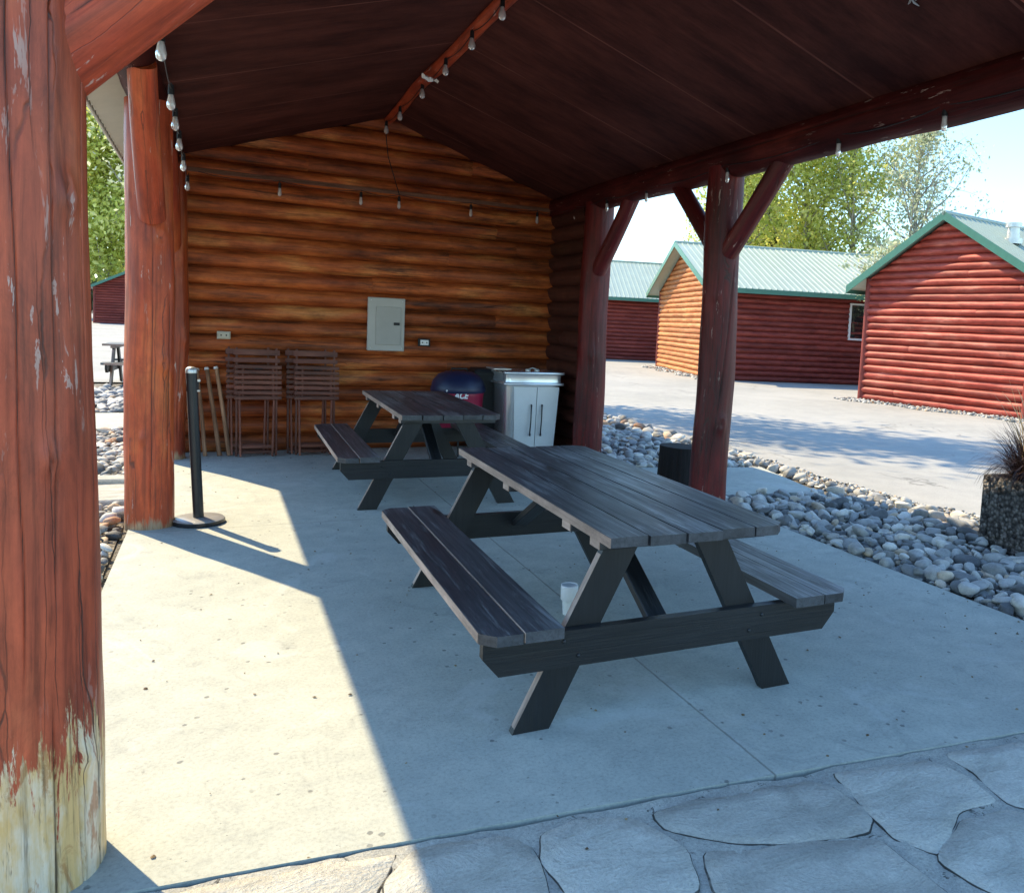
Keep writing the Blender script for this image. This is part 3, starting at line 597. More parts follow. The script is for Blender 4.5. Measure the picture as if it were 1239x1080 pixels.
# ------------------------------------------------------------------ picnic tables
def picnic_table():
    r=empty('picnic_table',(0,0,0)); T=M['table']
    # local: length along y (-1.02..1.02), near end y=-1.02
    w=.1495; g=.0085
    for i in range(5):
        x=-.39+.07+w/2+i*(w+g); e=rnd.uniform(-.012,.012); e2=rnd.uniform(-.012,.012); L0,L1=-1.03+e,1.03+e2; h=w/2; c=.045
        poly=[(x-h,L0),(x+h,L0),(x+h,L1),(x-h,L1)]
        if i==4: poly=[(x-h,L0),(x+h-c,L0),(x+h,L0+c),(x+h,L1-c),(x+h-c,L1),(x-h,L1)]
        b=MB(); b.prism(poly,.708+rnd.uniform(-.001,.002),.746+rnd.uniform(-.001,.002),grain=1)
        if i==0: # tan strip painting bounce light on the outer edge
            b.board((x-h-.001,(L0+L1)/2,.727),(.003,L1-L0-.002,.036),grain=1,bev=.0005,mi=1)
        o=b.build('tabletop_board',[T,M['lit_edge']],r)
    for sx in(-1,1):
        for j in range(2):
            xc=sx*(.77-.075-j*.154)+(.085 if sx>0 else 0); h=.0725; L=.99+rnd.uniform(-.008,.008); c=.05
            if j==0:
                if sx>0: poly=[(xc-h,-L),(xc+h-c,-L),(xc+h,-L+c),(xc+h,L-c),(xc+h-c,L),(xc-h,L)]
                else: poly=[(xc-h+c,-L),(xc+h,-L),(xc+h,L),(xc-h+c,L),(xc-h,L-c),(xc-h,-L+c)]
            else: poly=[(xc-h,-L),(xc+h,-L),(xc+h,L),(xc-h,L)]
            b=MB(); b.prism(poly,.385,.423+.0025*j,grain=1)
            if sx<0: b.board((xc-h-.001,0,.404+.002*j),(.003,2*L-.11*(1-j)-.004,.037),grain=1,bev=.0005,mi=1)
            b.build('bench_board',[T,M['lit_edge']],r)
    def cleat(y):
        b=MB(); b.board((.07,y,.687),(.752,.088,.038),grain=0); b.board((-.307,y,.687),(.003,.084,.034),grain=1,bev=.0005,mi=1); b.build('cleat',[T,M['lit_edge']],r)
    for sy in(-1,1):
        yl=sy*.86
        # support rail, chamfered lower ends, outside of the legs
        yo=yl+sy*.040
        poly=[(-.745,.383),(-.745,.315),(-.685,.245),(.765,.245),(.825,.315),(.825,.383)]
        Mx=Matrix.Rotation(R(90),3,'X'); b=MB(); b.prism(poly,-.019,.019,M=Mx,c=(0,yo,0),grain=0); b.build('bench_rail',M['tleg'],r)
        for sx in(-1,1):
            xb,xt=(-.54,-.205) if sx<0 else (.57,.205); hw=.072
            poly=[(xb-hw,0),(xb+hw,0),(xt+hw,.665),(xt-hw,.665)]
            b=MB(); b.prism(poly,-.0185,.0185,M=Mx,c=(0,yl,0),grain=1)
            if sx<0: # tan strip painting bounce light on the leg's outer edge
                a=math.atan2(xt-xb,.665); b.board(((xb+xt)/2-hw-.0005,yl,.332),(.003,.033,.70),M=Matrix.Rotation(a,3,'Y'),grain=2,bev=.0005,mi=1)
            b.build('leg',[M['tleg'],M['lit_edge']],r)
        cleat(yl)
        for bx in(-.40,-.46,.40,.46):
            b=MB(); b.lathe([(.008,0),(.008,.003),(.005,.006),(0,.007)],(bx+(.02 if bx<0 else -.02),yo+sy*.019,.285 if abs(bx)<.43 else .345),10,Matrix.Rotation(R(90 if sy<0 else -90),3,'X')); b.build('bolt',M['black'],r)
        # diagonal brace from rail centre up to the middle of the top
        p0=Vector((0.0,yl-sy*.02,.33)); p1=Vector((0.0,sy*.20,.69)); d=p1-p0; a=math.atan2(d.z,d.y)
        b=MB(); b.board((p0+p1)/2,(.088,d.length,.038),M=Matrix.Rotation(a,3,'X'),grain=1); b.build('diagonal_brace',M['tleg'],r)
    cleat(-.58); cleat(.20)
    return r
def lab(o,l,c,g=None): tag(o,l,c,g); return o
pt=picnic_table(); pt.location=(1.61,3.545,0); pt.rotation_euler=(0,0,R(-.6)); lab(pt,'dark weathered plank picnic table nearest the camera on the slab','picnic table','dark picnic tables')
p2=copy_tree(pt); p2.location=(1.64,7.17,0); p2.rotation_euler=(0,0,R(-1.2)); lab(p2,'dark picnic table behind the nearest one, in front of the log wall','picnic table','dark picnic tables')
p3=copy_tree(pt); p3.location=(-.72,17.7,-.03); p3.rotation_euler=(0,0,R(86)); lab(p3,'far picnic table outside beyond the rock bed, half hidden by the left posts','picnic table','dark picnic tables')

# white plastic cup under the near table
cu=empty('plastic_cup',(1.672,3.75,0)); tag(cu,'white plastic cup with a wide top band standing under the near table','cup')
b=MB(); b.lathe([(.030,0),(.033,.05),(.040,.135),(.0405,.145),(.037,.145),(.035,.06),(.028,.006)],n=28,cap=True); b.build('cup_body',M['white_plastic'],cu)
b=MB(); b.lathe([(.0395,.075),(.044,.08),(.0455,.14),(.0445,.155),(.040,.156),(.040,.147)],n=28,cap=False); b.build('cup_band',M['white'],cu)

# ------------------------------------------------------------------ stanchion
M['glare_grey']=simple('base_top_glare_grey',(.30,.30,.30),.3,0,.7,.1,20)  # pale grey paints the glare on top of the black base
st=empty('stanchion_post',(-.065,6.21,0)); tag(st,'black stanchion post with round weighted base leaning in the sunlit strip','stanchion')
b=MB(); b.lathe([(.165,0),(.168,.006),(.166,.030)],n=16,cap=False); bs_=b.build('base',M['black'],st); b=MB(); b.lathe([(.166,.030),(.157,.037),(.05,.040),(.0,.041)],n=16,cap=False); b.build('base_top',M['glare_grey'],bs_)
b=MB(); ax=(-.05,-.01,1.04); b.tube([(0,0,.03),(-.025,-.005,.52),ax],[.034,.034,.034],24); b.build('pole',M['black'],st)
b=MB(); b.lathe([(.036,0),(.037,.02),(.030,.035),(.012,.043),(0,.044)],(ax[0],ax[1],ax[2]),24); b.build('cap',M['pale_metal'],st)
b=MB(); b.board((-.042,-.01+.0,.955),(.076,.022,.085),bev=.004); b.board((-.004,-.018,.99),(.02,.02,.018),bev=.003,mi=1); b.board((-.006,-.018,.92),(.02,.02,.014),bev=.003,mi=1); b.build('belt_cassette',[M['black_matte'],M['pale_metal']],st)

# ------------------------------------------------------------------ leaning poles
for i,(xb,yb,xt,l,r) in enumerate([(-.045,9.0,-.115,'leaning wooden pole nearest the left posts, half behind the stanchion',.018),(.075,8.98,-.03,'middle one of three wooden poles leaning on the log wall',.022),(.175,8.99,.05,'wooden pole leaning on the log wall, nearest the folded chairs',.021)]):
    o=empty('wooden_pole',(xb,yb,0)); tag(o,l,'pole','bare wooden poles leaning on the wall')
    b=MB(); b.log((0,0,0),(xt-xb,9.15-yb,.86+.01*i),r*1.05,r*.9,seed=50+i,n=14,step=.06,wob=.02,lump=.12); b.build('pole_shaft',M['stake'],o)
    b=MB(); d=Vector((xt-xb,9.15-yb,.86+.01*i)); b.log(d*.985,d*1.012,r*1.05,r*.85,seed=60+i,n=12,step=.02); b.build('pale_tip',M['white_plastic'],o)

# ------------------------------------------------------------------ folded chairs
def folded_chair():
    r=empty('folding_chair'); W=M['chairwood']; tl=R(-7)
    Mt=Matrix.Rotation(tl,3,'X')   # leans back to the wall (+y)
    def P(x,y,z): return Mt@Vector((x,y,z))
    for sx in(-1,1):
        b=MB(); b.board(P(sx*.185,.0,.555),(.022,.034,1.10),M=Mt,grain=2); b.build('back_leg',W,r)
        b=MB(); b.board(P(sx*.155,-.035,.33),(.020,.030,.66),M=Mt@Matrix.Rotation(R(sx*1.2),3,'Y'),grain=2); b.build('front_leg',W,r)
    for z,h in((1.055,.052),(.975,.040)):
        b=MB(); n=8; pts=[]
        for k in range(n+1): u=-1+2*k/n; pts.append((u*.215,-.020-.02*(1-u*u)))
        poly=pts+[(x,y+.014) for x,y in pts[::-1]]; b.prism(poly,-h/2,h/2,M=Mt,c=P(0,-.01,z),grain=0); b.build('backrest_slat',W,r)
    for k in range(7):
        z=.905-k*.052; b=MB(); b.board(P(.012,-.058,z),(.44,.014,.036),M=Mt@Matrix.Rotation(R(2),3,'X'),grain=0,tint=rnd.random()); b.build('seat_slat',W,r)
    for sx in(-1,1): b=MB(); b.board(P(sx*.14+.01,-.043,.75),(.02,.022,.36),M=Mt,grain=2); b.build('seat_rail',W,r)
    b=MB(); b.board(P(0,-.035,.10),(.33,.016,.035),M=Mt,grain=0); b.build('stretcher',W,r)
    b=MB(); b.board(P(0,.0,.045),(.38,.018,.03),M=Mt,grain=0); b.build('stretcher',W,r)
    b=MB(); b.tube([P(-.02,-.068,.885),P(0,-.076,.885),P(.05,-.068,.885)],.004,8); b.build('hinge_rod',M['black_matte'],r)
    return r
c0=folded_chair()
CG='folded slatted chairs leaning on the log wall'
pos=[(.425,8.90,0,'front folded chair of the left stack, nearest the leaning poles'),(.35,9.02,0,'rear folded chair of the left stack, showing its left ends behind the front one'),
     (.985,8.90,.0,'front folded chair of the right stack, beside the rear picnic table'),(.915,9.02,0,'rear folded chair of the right stack, its left ends between the two stacks')]
for i,(x,y,rz,l) in enumerate(pos):
    o=c0 if i==0 else copy_tree(c0); o.location=(x,y,0); o.rotation_euler=(0,0,R([1,-1,-2,0][i])); lab(o,l,'folding chair',CG)

# ------------------------------------------------------------------ steel cabinet
sb=empty('steel_cabinet',(3.19,8.62,0)); tag(sb,'shiny steel two-door cabinet beside the right rear post','cabinet')
def rrect(w,d,r,n=6,x0=0,y0=0):
    out=[]
    for (cx,cy,a0) in((w/2-r,-d/2+r,-90),(w/2-r,d/2-r,0),(-w/2+r,d/2-r,90),(-w/2+r,-d/2+r,180)):
        for k in range(n+1): a=R(a0+90*k/n); out.append((x0+cx+r*math.cos(a),y0+cy+r*math.sin(a)))
    return out
def loft(b,secs,smooth=True,mi=0,cap=True):
    n=len(secs[0][0]); vs=[(x,y,z) for p,z in secs for x,y in p]; k=len(secs)
    b.add(vs,[(i*n+j,i*n+(j+1)%n,(i+1)*n+(j+1)%n,(i+1)*n+j) for i in range(k-1) for j in range(n)],smooth=smooth,mi=mi)
    if cap: b.add(vs[:n],[tuple(range(n))[::-1]],mi=mi); b.add(vs[-n:],[tuple(range(n))],mi=mi)
b=MB(); loft(b,[(rrect(.58,.50,.10),.06),(rrect(.61,.52,.10),.45),(rrect(.645,.55,.10),.80)]); b.build('cabinet_body',M['steel'],sb)
b=MB(); loft(b,[(rrect(.70,.60,.05),.80),(rrect(.71,.61,.05),.805),(rrect(.71,.61,.05),.828),(rrect(.69,.59,.05),.834)]); b.build('lower_rim',M['steel'],sb)
b=MB(); loft(b,[(rrect(.665,.57,.06),.834),(rrect(.655,.56,.06),.87),(rrect(.665,.57,.06),.92)]); b.build('upper_band',M['steel'],sb)
b=MB(); loft(b,[(rrect(.70,.60,.04),.92),(rrect(.71,.61,.04),.926),(rrect(.71,.61,.04),.945),(rrect(.70,.6,.04),.95)]); b.build('lid',M['steel'],sb)
b=MB()
for dx in(-.02,.09): b.lathe([(.03,0),(.032,.012),(.018,.022),(.0,.024)],(dx,-.1,.95),16)
b.tube([(-.02,-.1,.968),(.035,-.1,.985),(.09,-.1,.968)],.006,8); b.build('lid_handle',M['pale_metal'],sb)
b=MB(); b.board((-.36,-.10,.972),(.20,.28,.014),bev=.003); b.build('side_shelf',M['pale_metal'],sb)
for sx in(-1,1):
    # doors bow out slightly and taper to the foot
    b=MB(); vs=[];n=8
    def dx_(u,z,sx=sx): 
        wz=.225+.035*(z-.08)/.7; return .02+sx*(.004+u*wz)
    secs=[]
    for yy in(-.262,-.284):
        pass
    rows=[]
    for iz in range(7):
        z=.085+.70*iz/6; row=[]
        for iu in range(n+1):
            u=iu/n; y=-.268-.030*(z-.08)/.7-.012*(1-(u)**2)-.006; row.append((dx_(u,z),y,z))
        rows.append(row)
    vs=[p for r_ in rows for p in r_]; m_=n+1
    b.add(vs,[(i*m_+j,i*m_+j+1,(i+1)*m_+j+1,(i+1)*m_+j) for i in range(6) for j in range(n)],smooth=True)
    bk=[(x,y+.02,z) for x,y,z in vs]; b.add(bk,[((i+1)*m_+j,(i+1)*m_+j+1,i*m_+j+1,i*m_+j) for i in range(6) for j in range(n)],smooth=True)
    ring=[i*m_ for i in range(7)]+[6*m_+j for j in range(1,m_)]+[i*m_+n for i in range(5,-1,-1)]+[j for j in range(n-1,0,-1)]
    k=len(ring); b.add([vs[i] for i in ring]+[bk[i] for i in ring],[(i,(i+1)%k,k+(i+1)%k,k+i) for i in range(k)])
    dr=b.build('cabinet_door',M['steel_door'],sb)
    b=MB(); hx=.02+sx*.062; y=-.298
    b.tube([(hx+.012,y,.575),(hx,y-.02,.590),(hx-.004,y-.032,.57),(hx-.006,y-.036,.42),(hx-.012,y-.032,.275),(hx-.006,y-.02,.255),(hx+.008,y+.01,.268)],[.009,.009,.008,.007,.008,.010,.009],10); b.build('handle',M['black'],dr)
for sx in(-.22,.22):
    for sy in(-.18,.18): b=MB(); b.tube([(sx-.012,sy,.03),(sx+.012,sy,.03)],.03,12); b.board((sx,sy,.055),(.02,.05,.02)); b.build('caster',M['black_matte'],sb)

# navy lidded tub with crimson body
tb=empty('lidded_tub',(2.44,8.72,.12)); tb.scale=(.78,.78,.92); tag(tb,'round crimson tub with a dark navy domed lid and white lettering by the log wall','tub')
b=MB(); b.lathe([(.26,.10),(.30,.14),(.34,.40),(.355,.58),(.365,.62),(.36,.635),(.33,.635)],n=40); b.build('tub_body',M['crimson'],tb)
b=MB(); b.lathe([(.375,.625),(.385,.64),(.38,.68),(.35,.76),(.28,.83),(.18,.865),(.06,.875),(0,.876)],n=40); ld=b.build('lid',M['navy'],tb)
b=MB(); b.tube([(-.12,-.03,.86),(-.11,-.03,.90),(.11,-.03,.90),(.12,-.03,.86)],.012,10); b.build('lid_handle',M['black_matte'],ld)
b=MB(); b.lathe([(.012,0),(.012,.012),(.006,.016)],(-.24,-.30,.655),10,Matrix.Rotation(R(90),3,'X')); b.build('rivet',M['white'],ld)
for a in(20,140,260): b=MB(); b.tube([(.22*math.cos(R(a)),.22*math.sin(R(a)),.14),(.26*math.cos(R(a)),.26*math.sin(R(a)),-.13)],.014,8); b.build('foot',M['black_matte'],tb)
tx=bpy.data.curves.new('lettering','FONT'); tx.body='ACE'; tx.size=.10; tx.extrude=.003; tx.offset=.004; tx.shear=.35; tx.align_x='CENTER'
to=bpy.data.objects.new('t',tx); COL.objects.link(to); dg=bpy.context.evaluated_depsgraph_get(); me=bpy.data.meshes.new_from_object(to.evaluated_get(dg)); bpy.data.objects.remove(to)
me.materials.append(M['white']); le=bpy.data.objects.new('lettering',me); COL.objects.link(le); le.parent=tb; le.rotation_euler=(R(84),0,R(-6))
for v in me.vertices: v.co.z-= (v.co.x**2)/.75
le.location=(-.06,-.366,.572)
# black bin between the tub and the cabinet
bb=empty('black_bin',(2.85,8.96,0)); bb.scale=(1.05,.9,1.08); tag(bb,'plain black bin standing in the dark between the tub and steel cabinet','bin')
b=MB(); loft(b,[(rrect(.30,.30,.05),.0),(rrect(.36,.36,.06),.80)]); b.build('bin_body',M['black_matte'],bb)
b=MB(); loft(b,[(rrect(.39,.39,.06),.80),(rrect(.40,.40,.06),.83),(rrect(.34,.34,.06),.875)]); b.build('lid',M['black_matte'],bb)

# stump
sm=MB(); sm.log((0,0,-.01),(.01,0,.36),.215,.205,seed=71,n=70,step=.03,lump=.09,cracks=[(4.,0,.4,0,.05,.015),(4.8,0,.4,0,.04,.012),(3.2,0,.3,0,.05,.012)]); so_=sm.build('tree_stump',M['stump']); so_.location=(4.12,6.72,0); tag(so_,'low blackened tree stump beside the right front post','stump')

# ------------------------------------------------------------------ string lights
def string(name,lab,pts_c,bulbs,drop=.09,br=.026):
    o=empty(name,pts_c[0]); tag(o,lab,'string lights','strings of clear bulb lights under the roof'); off=Vector(pts_c[0])
    b=MB(); P=[Vector(p)-off for p in pts_c]; out=[]
    for i in range(len(P)-1):
        for k in range(6):
            t=k/6; q=P[i].lerp(P[i+1],t); q.z-=.035*4*t*(1-t); out.append(q)
    out.append(P[-1]); b.tube(out,.0035,6); b.build('cable',M['black_matte'],o)
    for q in bulbs:
        q=Vector(q)-off
        s_=MB(); s_.tube([q+Vector((0,0,drop)),q+Vector((0,0,.075))],.004,6); s_.tube([q+Vector((0,0,.080)),q+Vector((0,0,.028))],[.014,.0165],12); so=s_.build('socket',M['black_matte'],o)
        b=MB(); b.lathe([(.011,.032),(.014,.02),(br*.85,-.005),(br,-.022),(br*.85,-.042),(br*.4,-.053),(0,-.055)],tuple(q),14,cap=False); b.build('bulb',M['bulb'],so)
    return o
br_=.024; by=[3.35,4.15,5.14,5.72,6.44,7.38,8.6]; string('string_lights','string of clear bulbs running along the left posts',[(-.2,2.2,2.67)]+[(-.2,y,2.66) for y in by]+[(-.2,9.1,2.78)],[(-.2,y,2.60) for y in by],br=.023)
ry=[3.5,4.4,5.19,5.87,6.6,7.4,8.35,9.05]; string('string_lights','string of clear bulbs hung under the ridge beam',[(1.67,2.3,3.55)]+[(1.67,y,3.55) for y in ry]+[(1.66,9.12,3.55)],[(1.66,y,3.47) for y in ry])
wx=[.62,1.42,1.82,2.62,3.42]; string('string_lights','string of small bulbs across the log wall below the gable',[(-.12,9.08,2.80)]+[(x,9.08,2.80) for x in wx]+[(3.6,9.08,2.80)],[(x,9.08,2.70) for x in wx],drop=.10,br=.020)
ty=[3.36,4.22,5.5,6.84,7.7,8.52]; string('string_lights','string of clear bulbs hung along the right eave beam',[(3.62,2.3,2.82)]+[(3.64,y,2.81) for y in ty]+[(3.64,9.1,2.82)],[(3.66,y,2.725) for y in ty],br=.017)
b=MB(); P=[(1.655,9.10,3.52),(1.70,9.13,3.2),(1.78,9.12,2.95),(1.82,9.08,2.80)]; b.tube(P,.005,6); o=b.build('drop_cord',M['black_matte']); tag(o,'thin black cord dropping from the ridge to the wall light string','cord')
b=MB(); pp=[]
rs=random.Random(5)
vs=[];fs=[]
for i in range(7):
    for j in range(5):
        vs.append((i*.022-.06+rs.uniform(-.006,.006),j*.018+rs.uniform(-.006,.006),rs.uniform(-.012,.02)-.005*i))
for i in range(6):
    for j in range(4): a=i*5+j; fs.append((a,a+5,a+6,a+1))
b.add(vs,fs); b.add([(x,y,z+.004) for x,y,z in vs],fs); o=b.build('paper_scrap',M['white_plastic']); o.location=(1.63,6.98,3.50); tag(o,'scrap of white paper caught on the ridge light string','paper scrap')
b=MB(); vs=[]
for k in range(26):
    a=rs.uniform(0,6.28); r_=rs.uniform(.0,.09)**1.; p=Vector((r_*math.cos(a),r_*math.sin(a)*1.6,0)); q=p+Vector((rs.uniform(-.07,.07),rs.uniform(-.09,.09),-rs.uniform(.01,.05))); b.tube([p,(p+q)/2+Vector((0,0,-.01)),q],[.003,.006,.002],5)
o=b.build('cobweb',M['cloudy']); o.location=(3.02,2.98,roofz(3.02)-.002); tag(o,'pale cobweb tuft stuck to the dark ceiling at upper right','cobweb')

# fallen leaves and grit scattered over the floor, too many to count
rs=random.Random(91); b=MB()
for k in range(420):
    u=rs.random()
    if u<.55: x,y=rs.uniform(-.3,3.95),rs.uniform(1.9,9.1)
    elif u<.8: x,y=rs.uniform(3.4,3.97),rs.uniform(2,9)
    else: x,y=rs.uniform(-.4,3.9),rs.uniform(8.7,9.15)
    q=rs.uniform(.003,.009); a=rs.uniform(0,6.28); n=5; P=[(x+q*rs.uniform(.6,1.3)*math.cos(a+i*1.257),y+q*rs.uniform(.6,1.3)*math.sin(a+i*1.257),.0015+rs.uniform(0,.004)) for i in range(n)]
    b.add(P+[(x,y,.004+q*.5)],[(i,(i+1)%n,n) for i in range(n)],tint=rs.random(),smooth=False)
M['litter']=leafm('dry_leaf_litter',[(.05,.035,.02),(.16,.10,.05),(.30,.22,.12)],.1)
o=b.build('floor_litter',M['litter']); tag(o,'tiny dry leaf bits and grit scattered over the slab',None,None,'stuff')

# ------------------------------------------------------------------ planter and grass
pl=empty('planter_box',(5.24,4.17,-.05),R(-6)); tag(pl,'square dark pebble-faced concrete planter on the river rocks','planter')
b=MB()
Wp=.72; b.board((Wp/2,-.04,.285),(Wp,.08,.57),bev=.01); b.board((Wp/2,-Wp+.04,.285),(Wp,.08,.57),bev=.01); b.board((.04,-Wp/2,.285),(.08,Wp-.164,.565),bev=.008); b.board((Wp-.04,-Wp/2,.285),(.08,Wp-.164,.565),bev=.008)
b.build('planter_wall',M['aggregate'],pl); b=MB(); b.board((Wp/2,-Wp/2,.25),(Wp-.17,Wp-.17,.48)); b.build('soil',M['soil'],pl)
gr=empty('ornamental_grass',(5.50,3.90,.46)); tag(gr,'dark purple tufted grass with tan stalks growing in the planter','grass plant')
rs=random.Random(17); b=MB(); b2=MB()
def blade(b,base,az,ln,arch,wd,tint,up=1.):
    pts=[];p=Vector(base);el=R(88-arch*.25);d=Vector((math.cos(az),math.sin(az),0)); side=Vector((-math.sin(az),math.cos(az),0)); vs=[];n=7
    for i in range(n):
        t=i/(n-1); e=el-R(arch)*t**1.3; w_=wd*(1-t)**.6+.0006; vs+=[p-side*w_,p+side*w_]; p=p+(d*math.cos(e)+Vector((0,0,1))*math.sin(e))*ln/(n-1)
    b.add(vs,[(2*i,2*i+1,2*i+3,2*i+2) for i in range(n-1)],tint=tint,smooth=True)
for k in range(1500):
    a=rs.uniform(0,6.28); r_=rs.uniform(0,.16); blade(b,(r_*math.cos(a),r_*math.sin(a),0),a+rs.uniform(-.7,.7),rs.uniform(.28,.56),rs.uniform(20,150),rs.uniform(.002,.0045),rs.random())
b.build('blades',M['grass_dark'],gr)
for k in range(26):
    a=rs.uniform(0,6.28); r_=rs.uniform(0,.12); blade(b2,(r_*math.cos(a),r_*math.sin(a),.05),a+rs.uniform(-.5,.5),rs.uniform(.55,.82),rs.uniform(8,50),rs.uniform(.004,.009),rs.random())
b2.build('stalks',M['grass_tan'],gr)

# ------------------------------------------------------------------ cabins
def cabin(corner,gd,wid,length,eave,peak,mat,gmat,label,window=None,flue=None,lseed=0,ds=.35,over=.5,og=None,rib=.20,post_mat=None,sparse=False,zoff=-.035):
    """corner = gable wall corner nearest the lot; gd = plan direction of the gable wall seen from that corner; cabin runs back along the perpendicular (to the right of gd)"""
    g=Vector(gd).normalized(); l=Vector((g.y,-g.x)); c=Vector(corner); og=over if og is None else og
    r=empty('cabin',(c.x,c.y,zoff)); tag(r,label,'cabin','red log cabins with green metal roofs')
    def P(s,t,z): return (g.x*s+l.x*t,g.y*s+l.y*t,z)
    sl=(peak-eave)/(wid/2)
    gz=lambda s: eave+sl*(wid/2-abs(s-wid/2))-.02
    b=MB(); b.logwall(P(0,0,0)[:2],P(wid,0,0)[:2],(-l.x,-l.y),gz,pitch=.176,bulge=.082,seed=lseed,ds=ds*.5,prof=7,zmax=6,lens=9); b.build('gable_wall',gmat,r)
    b=MB(); b.logwall(P(0,0,0)[:2],P(0,length,0)[:2],(-g.x,-g.y),lambda s:eave-.02,pitch=.176,bulge=.082,seed=lseed+1,ds=ds,prof=7,zmax=4,lens=9); b.build('side_wall',mat,r)
    b=MB(); b.logwall(P(wid,0,0)[:2],P(wid,length,0)[:2],(g.x,g.y),lambda s:eave-.02,pitch=.176,bulge=.082,seed=lseed+2,ds=1,prof=5,zmax=4,lens=9); b.logwall(P(0,length,0)[:2],P(wid,length,0)[:2],(l.x,l.y),gz,pitch=.176,bulge=.082,seed=lseed+3,ds=.3,prof=5,zmax=6,lens=9); b.build('rear_wall',mat,r)
    # corner posts
    for (s,t) in((0,0),(wid,0),(0,length)):
        b=MB(); b.log(P(s-.02 if s==0 else s+.02,t-.02,0),P(s-.02 if s==0 else s+.02,t-.02,eave+.02),.085,.08,seed=lseed+s+t,n=20,step=.2); b.build('corner_post',mat,r)
    # roof: two slabs with standing ribs
    zp=eave+sl*wid/2+.06
    for sd in(0,1):
        s_e=-over if sd==0 else wid+over; ze=zp-sl*abs(s_e-wid/2); b=MB()
        t0,t1=-og,length+og; th=.05
        vs=[P(s_e,t0,ze),P(wid/2,t0,zp),P(wid/2,t1,zp),P(s_e,t1,ze)]; vs+=[(x,y,z+th) for x,y,z in vs]
        b.add(vs,[(0,1,2,3)[::-1] if sd else (0,1,2,3),(4,5,6,7),(0,1,5,4),(1,2,6,5),(2,3,7,6),(3,0,4,7)])
        k=int((t1-t0)/rib); 
        for i in range(k+1):
            t=t0+.02+(t1-t0-.04)*i/k; q=[P(s_e,t-.024,ze+th),P(s_e,t-.010,ze+th+.028),P(s_e,t+.010,ze+th+.028),P(s_e,t+.024,ze+th)]; q2=[P(wid/2,t-.024,zp+th),P(wid/2,t-.010,zp+th+.028),P(wid/2,t+.010,zp+th+.028),P(wid/2,t+.024,zp+th)]
            b.add(q+q2,[(0,1,5,4),(1,2,6,5),(2,3,7,6),(0,3,2,1)])
        b.build('roof',M['green_metal'],r)
        # rake and eave trim
        b=MB(); hh=.17
        a=P(s_e,t0-.03,ze-.10);c_=P(wid/2,t0-.03,zp-.10); a2=P(s_e,t0-.006,ze-.10);c2=P(wid/2,t0-.006,zp-.10)
        vs=[a,c_,(c_[0],c_[1],c_[2]+hh+.02),(a[0],a[1],a[2]+hh+.02),a2,c2,(c2[0],c2[1],c2[2]+hh+.02),(a2[0],a2[1],a2[2]+hh+.02)]
        b.add(vs,[(0,1,2,3),(7,6,5,4),(0,4,5,1),(3,2,6,7),(1,5,6,2),(0,3,7,4)])
        so_=-.025 if sd==0 else .025
        p_=[P(s_e+so_,t0,ze-.10),P(s_e+so_,t1,ze-.10),P(s_e+so_,t1,ze+.045),P(s_e+so_,t0,ze+.045)]; q_=[P(s_e+so_*.2,t0,ze-.10),P(s_e+so_*.2,t1,ze-.10),P(s_e+so_*.2,t1,ze+.045),P(s_e+so_*.2,t0,ze+.045)]
        b.add(p_+q_,[(0,1,2,3),(7,6,5,4),(0,4,5,1),(3,2,6,7),(1,5,6,2),(0,3,7,4)])
        b.build('roof_trim',M['green_trim'],r)
    b=MB(); b.tube([P(wid/2,-og-.03,zp+.055),P(wid/2,length+og,zp+.055)],.06,8); b.build('ridge_cap',M['green_metal'],r)
    if window:
        (t0,t1,z0,z1)=window; ang=math.atan2(l.y,l.x); o=-.075
        mid=P(o,(t0+t1)/2,(z0+z1)/2); Mw=rotz(ang); W_,H_=t1-t0,z1-z0; b=MB()
        for (dx,dz,w_,h_) in((0,H_/2-.03,W_,.06),(0,-H_/2+.03,W_,.06),(-W_/2+.03,0,.06,H_-.124),(W_/2-.03,0,.06,H_-.124),(0,0,.045,H_-.124)):
            b.board(Vector(mid)+Mw@Vector((dx,0,dz)),(w_,.07,h_),M=Mw,bev=.004)
        fr=b.build('window',M['frame_white'],r); b=MB(); b.board(Vector(mid)+Mw@Vector((0,.0,0)),(W_-.10,.02,H_-.10),M=Mw,bev=.001); b.build('pane',M['pane'],fr)
    if flue:
        (s,t,h)=flue; z=zp-sl*abs(s-wid/2); b=MB(); p=P(s,t,z+.02); b.tube([p,(p[0],p[1],p[2]+h)],.13,16); b.tube([(p[0],p[1],p[2]+h),(p[0],p[1],p[2]+h+.10)],.17,16); b.tube([p,(p[0],p[1],p[2]+.12)],.20,16); b.build('flue',M['pale_metal'],r)
    return r
# right cabin: gable faces the lot; its corner is at (14.5,15.2) and the wall runs towards the camera
def cabin_seen(corner,gdir,**k): return cabin(corner,gdir,**k)
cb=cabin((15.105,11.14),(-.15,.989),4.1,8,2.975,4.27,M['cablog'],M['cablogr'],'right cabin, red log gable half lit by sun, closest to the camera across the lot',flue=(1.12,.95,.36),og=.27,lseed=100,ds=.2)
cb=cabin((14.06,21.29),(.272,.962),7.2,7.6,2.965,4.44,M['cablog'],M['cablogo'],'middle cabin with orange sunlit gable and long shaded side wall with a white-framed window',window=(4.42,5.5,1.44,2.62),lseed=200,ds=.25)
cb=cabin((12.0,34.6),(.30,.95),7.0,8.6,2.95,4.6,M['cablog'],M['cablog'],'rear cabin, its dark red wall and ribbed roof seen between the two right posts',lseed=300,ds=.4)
cb=cabin((.2,65),(-1,0),7.2,8,2.5,4.4,M['cablog'],M['cablog'],'distant dark red cabin seen in the gap at the left between the posts',lseed=400,ds=.6)
